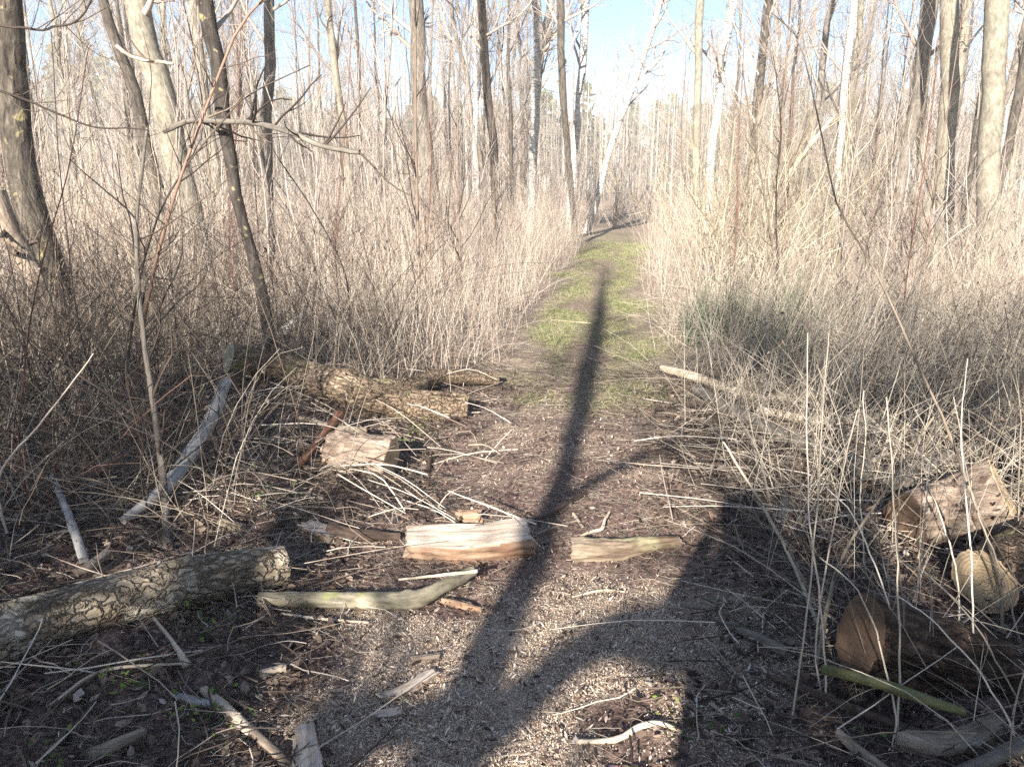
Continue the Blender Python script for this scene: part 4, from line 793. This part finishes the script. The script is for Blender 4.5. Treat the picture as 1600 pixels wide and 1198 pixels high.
for x, y, k, s in bs:
    side = 'left' if x < np.interp(y, PY, PX) else 'right'; dist = 'near' if y < 15 else ('middle' if y < 30 else 'far'); cl = 'yellowish' if k in (0, 2) else 'greyish brown'
    L_ = f'{"low" if s < 1 else "tall"} {cl} leafless bush {where(x, y)}, {dist} background'; g = f'{cl} leafless bushes, {dist} background {side} of the path'
    loc = (x, y, float(gz(x, y))); rz = rng.uniform(0, 6.28)
    if k not in used: used.add(k); uniq(L_); r = bp[k]; r.location = loc; r.rotation_euler = (0, 0, rz); r.scale = (s, s, s); r['label'] = L_; r['group'] = g
    elif uniq(L_): dup(bp[k], loc, rz, (s, s, s), L_, g)
wp = []
for k, (H_, r_, m_) in enumerate(((3.4, .011, 'twig_far'), (4.6, .016, 'twig_far'), (2.8, .009, 'twig_red'), (5.5, .02, 'twig_dark'))):
    pts = [(0, 0, -.05)]+[(rng.normal(0, .05*H_*t), rng.normal(0, .05*H_*t), H_*t) for t in (.3, .6, 1.)]
    wp.append(sapling('sapling', 'x', 'sapling', pts, r_, .003, m_, 26, H_*.22, 300+k, None, None, 2.2, .22, 16, (18, 45), 5))
used = set(); n_ = 0; cols = ['short pale', 'tall pale', 'short reddish', 'tall dark']; spots2 = []
while n_ < 110:
    y = 7.5+19*rng.random()**1.1; x = rng.uniform(-.7, .7)*y
    if path_d(x, y) < 2.2+.02*y or (y < 11 and x > 0 and x/y < .25): continue
    k = int(rng.integers(0, 4)); s = rng.uniform(.6, 1.25); dist = 'near' if y < 13 else 'farther'
    L_ = f'{cols[k]} bare sapling {where(x, y)}, {dist} dry grass'; g = f'{cols[k]} saplings in the dry grass'; loc = (x, y, float(gz(x, y))); rz = rng.uniform(0, 6.28); n_ += 1
    if k not in used: used.add(k); uniq(L_); q_ = wp[k]; q_.location = loc; q_.rotation_euler = (0, 0, rz); q_.scale = (s, s, s); q_['label'] = L_; q_['group'] = g
    elif uniq(L_): dup(wp[k], loc, rz, (s, s, s), L_, g)
print('labels', len(seen_l), 'repeats', sum(seen_l.values())-len(seen_l))
# far wood: one mass
mb = MB(); rng = np.random.default_rng(66); n = 1500; yy = rng.uniform(85, 135, n); xx = rng.uniform(-.75, .75, n)*yy; hh = rng.uniform(7, 18, n)
P = np.zeros((n, 5, 3)); P[:, :, 0] = xx[:, None]+np.cumsum(rng.normal(0, .12, (n, 5)), 1); P[:, :, 1] = yy[:, None]; P[:, :, 2] = np.linspace(0, 1, 5)[None]*hh[:, None]
R = rng.uniform(.04, .13, n)[:, None]*np.linspace(1, .3, 5)[None]; mb.tubes(P, R, 4)
a, b = grow(P, R, 16000, 3.4, rng, .1, 1, (20, 55), 4, .15, .15, .4, .4, .016, .3); mb.tubes(a, b, 3)
c, d = grow(a, b, 26000, 1.3, rng, .2, 1, (20, 60), 3, .1, .2, .6, .5, .010, .3); mb.tubes(c, d, 3)
tag(mb.build('far_wood', M['twig_far']), 'far leafless wood behind the stand of trees', 'wood', kind='stuff')
mb = MB(); n = 260; cx = rng.uniform(-.75, .75, n); yy = rng.uniform(125, 160, n); cx = cx*yy; hh = rng.uniform(10, 17, n)*(1+.5*(cx < -60))
for i in range(n):
    m_ = 150; th = rng.uniform(0, 6.28, m_); u = rng.random(m_); rad = 2.6*np.sqrt(1-u)*rng.uniform(.4, 1, m_)+.3
    c = np.stack([cx[i]+rad*np.cos(th), yy[i]+rad*np.sin(th), hh[i]*(.25+.75*u)], 1); e = rng.normal(0, 1, (m_, 2, 3))*.42
    V = np.stack([c-e[:, 0], c-e[:, 1], c+e[:, 0], c+e[:, 1]], 1); mb.add(V, np.arange(m_*4), np.repeat(rng.random(m_), 4))
tag(mb.build('far_pine_wood', M['pine'], smooth=False), 'muted green pine wood along the horizon', 'wood', kind='stuff')

# ------------------------------------------------------------------ trees behind the viewer that shade the foreground
def back(px, py, D):                        # where, in the plane y=-D, stands what shades this spot
    g = G(px, py); t = (g[1]+D)/(-SUN[1]); return g+SUN*t
def shade_tree(label, D, stems, seed, m='bark_grey', nb=0, bl_=1.2, tmin=.1, sub=6, sub2=3):
    rng = np.random.default_rng(5000+seed); st = stems[0]; pts = [back(a, b, D) for a, b, _ in st]; b0 = pts[0].copy(); d = nrm(pts[1]-pts[0])
    b0 = b0-d*(b0[2]/max(d[2], .5)); b0[2] = gz(b0[0], b0[1])-.1
    root = empty('shade_tree', b0, label, 'tree'); allP = []
    for k, s in enumerate(stems):
        q = [back(a, b, D) for a, b, _ in s]; r = [c for _, _, c in s]
        if k == 0: q = [b0]+q; r = [r[0]*1.15]+r
        C = resample(np.column_stack([q, r]), 24); P = C[:, :3]-b0; R = C[:, 3]; allP.append((P, R))
        MB().tubes(P, R, 14, rnd=rng.random(1)).build('trunk' if k == 0 else 'limb', M[m], root)
    if nb:
        P = np.array([p for p, _ in allP]); R = np.array([r for _, r in allP]); mb = MB()
        a, b = grow(P, R, nb, bl_, rng, tmin, 1, (30, 75), 7, .1, .15, .35, .3, .004, .3); mb.tubes(a, b, 5)
        c, e = grow(a, b, nb*sub, bl_*.45, rng, .2, 1, (25, 60), 5, .05, .18, .55, .4, .003, .3); mb.tubes(c, e, 3)
        if sub2: f, g = grow(c, e, nb*sub*sub2, bl_*.22, rng, .2, 1, (25, 60), 4, .05, .18, .6, .5, .0025, .3); mb.tubes(f, g, 3)
        mb.build('crown', M['twig_dark'], root)
    return root
shade_tree('forked tree behind the viewer casting the long shadow up the path', 2.4,
    [[(690, 1220, .11), (735, 1120, .10), (765, 1020, .085), (800, 940, .075), (845, 850, .07), (875, 770, .065), (897, 680, .07), (912, 620, .09), (925, 560, .10), (936, 500, .09), (940, 465, .07), (944, 435, .045), (948, 415, .02)],
     [(740, 1150, .07), (815, 1095, .07), (890, 1030, .06), (960, 990, .075), (1060, 990, .11), (1200, 995, .13)],
     [(735, 1130, .06), (660, 1125, .06), (590, 1135, .05), (530, 1140, .04)],
     [(850, 800, .03), (900, 770, .035), (960, 735, .04), (1030, 705, .025), (1100, 690, .015)],
     [(560, 800, .02), (700, 700, .012), (800, 640, .012), (900, 580, .01)][1:]], 1, nb=70, bl_=1.1, tmin=.55, sub=5, sub2=2)
shade_tree('broad tree behind the viewer shading the lower left ground', 3.2,
    [[(150, 1300, .17), (220, 1150, .16), (320, 1040, .12), (380, 960, .07), (430, 880, .05), (480, 760, .03)], [(240, 1170, .10), (120, 1110, .09), (20, 1040, .08), (-90, 980, .05)], [(300, 1080, .05), (300, 1010, .04), (210, 980, .03), (60, 960, .02)],
     [(380, 970, .03), (340, 930, .025), (300, 840, .03), (180, 800, .03), (60, 780, .02)], [(425, 900, .03), (470, 830, .03), (470, 740, .025), (420, 680, .02)]], 2, nb=34, bl_=.9, sub=4, sub2=2)
shade_tree('slim tree behind the viewer shading the left thicket', 5.0,
    [[(-250, 1300, .14), (-150, 1050, .13), (-60, 850, .11), (60, 700, .09), (140, 600, .07), (180, 520, .05)], [(-80, 880, .07), (120, 800, .06), (260, 730, .05), (380, 650, .04)], [(100, 650, .05), (240, 620, .05), (380, 600, .05), (520, 560, .03)]], 3, nb=190, bl_=1.4, sub=5, sub2=2)
shade_tree('tree behind the viewer shading the lower right logs', 3.0,
    [[(1500, 1350, .2), (1450, 1150, .18), (1400, 1020, .13), (1370, 930, .09), (1330, 800, .07), (1300, 700, .05), (1290, 600, .03)], [(1430, 1100, .12), (1530, 1060, .12), (1700, 1010, .08)], [(1380, 960, .06), (1300, 900, .07), (1200, 880, .06), (1120, 860, .04)], [(1460, 1170, .1), (1380, 1190, .09), (1290, 1230, .07)]], 4, nb=60, bl_=.8, sub=5, sub2=2)
shade_tree('bushy tree behind the viewer shading the right hand straw', 5.5,
    [[(1850, 1200, .1), (1700, 900, .1), (1560, 720, .09), (1450, 600, .08), (1380, 520, .06), (1340, 470, .04)], [(1560, 720, .07), (1400, 660, .06), (1250, 600, .05), (1120, 560, .04)], [(1500, 640, .05), (1620, 560, .05), (1700, 500, .03)]], 5, nb=170, bl_=1.4, sub=5, sub2=2)

# ------------------------------------------------------------------ the photographer, whose shadow falls on the path
def person():
    root_loc = (0.0, -.34, float(gz(0, -.34)))
    V = [(0, 0, .95), (0, .0, 1.15), (0, 0, 1.34), (0, .01, 1.44), (0, .02, 1.52), (0, .03, 1.62), (0, .02, 1.72)]; Rr = [(.17, .13), (.165, .12), (.20, .12), (.10, .09), (.065, .065), (.10, .115), (.075, .085)]
    E = [(i, i+1) for i in range(6)]
    def add(p, r, frm): V.append(p); Rr.append((r, r)); E.append((frm, len(V)-1)); return len(V)-1
    for s in (-1, 1):
        h = add((s*.10, 0, .88), .105, 0); k = add((s*.12, .02, .50), .07, h); a = add((s*.13, -.02, .10), .05, k); add((s*.14, .13, .05), .045, a)
        sh = add((s*.19, 0, 1.40), .075, 2); el = add((s*.27, .10, 1.16), .055, sh); wr = add((s*.12, .24, 1.40), .034, el); pm = add((s*.09, .27, 1.46), .03, wr)
        for q in range(4): f1 = add((s*(.075-.004*q), .285, 1.47+.018*q), .009, pm); add((s*(.05-.004*q), .31, 1.475+.018*q), .008, f1)
        t1 = add((s*.07, .26, 1.45), .010, pm); add((s*.045, .275, 1.465), .009, t1)
    me = bpy.data.meshes.new('person'); me.from_pydata(V, E, []); o = bpy.data.objects.new('person', me); COL.objects.link(o); o.location = root_loc
    sk = o.modifiers.new('skin', 'SKIN'); sk.use_smooth_shade = True
    for i, r in enumerate(Rr): me.skin_vertices[0].data[i].radius = r
    me.skin_vertices[0].data[0].use_root = True
    sb = o.modifiers.new('sub', 'SUBSURF'); sb.levels = 2; sb.render_levels = 2
    me.materials.append(mat('dark_jacket', lambda q, b: q.l(q.ramp(q.noise(q.n('TexCoord').outputs['Object'], 12), [(.3, (.02, .025, .04)), (.7, (.05, .055, .07))]), b.inputs['Base Color'])))
    tag(o, 'person in dark jacket holding up a phone, seen only as a shadow on the path', 'person')
    hm = MB(); K = 10; th = np.linspace(-math.pi/2, math.pi/2, K); P = np.stack([np.zeros(K), .025*np.ones(K), 1.66+.125*np.sin(th)], 1); hm.tubes(P, .118*np.maximum(np.cos(th), .02), 16, rnd=[.5]); hm.build('hood', M['twig_dark'], o)
person()

# ------------------------------------------------------------------ haze
if HAZE:
    bpy.ops.mesh.primitive_cube_add(size=1, location=(0, 80, 13)); hz = bpy.context.object; hz.name = 'haze'; hz.scale = (620, 460, 30)
    m = bpy.data.materials.new('haze'); m.use_nodes = True; t = m.node_tree; t.nodes.remove(t.nodes['Principled BSDF'])
    pv = t.nodes.new('ShaderNodeVolumePrincipled'); pv.inputs['Color'].default_value = (1, .97, .93, 1); pv.inputs['Density'].default_value = HAZE; pv.inputs['Anisotropy'].default_value = 0
    t.links.new(pv.outputs[0], t.nodes['Material Output'].inputs['Volume']); hz.data.materials.append(m); tag(hz, kind='stuff', label='thin pale haze filling the wood', cat='haze')
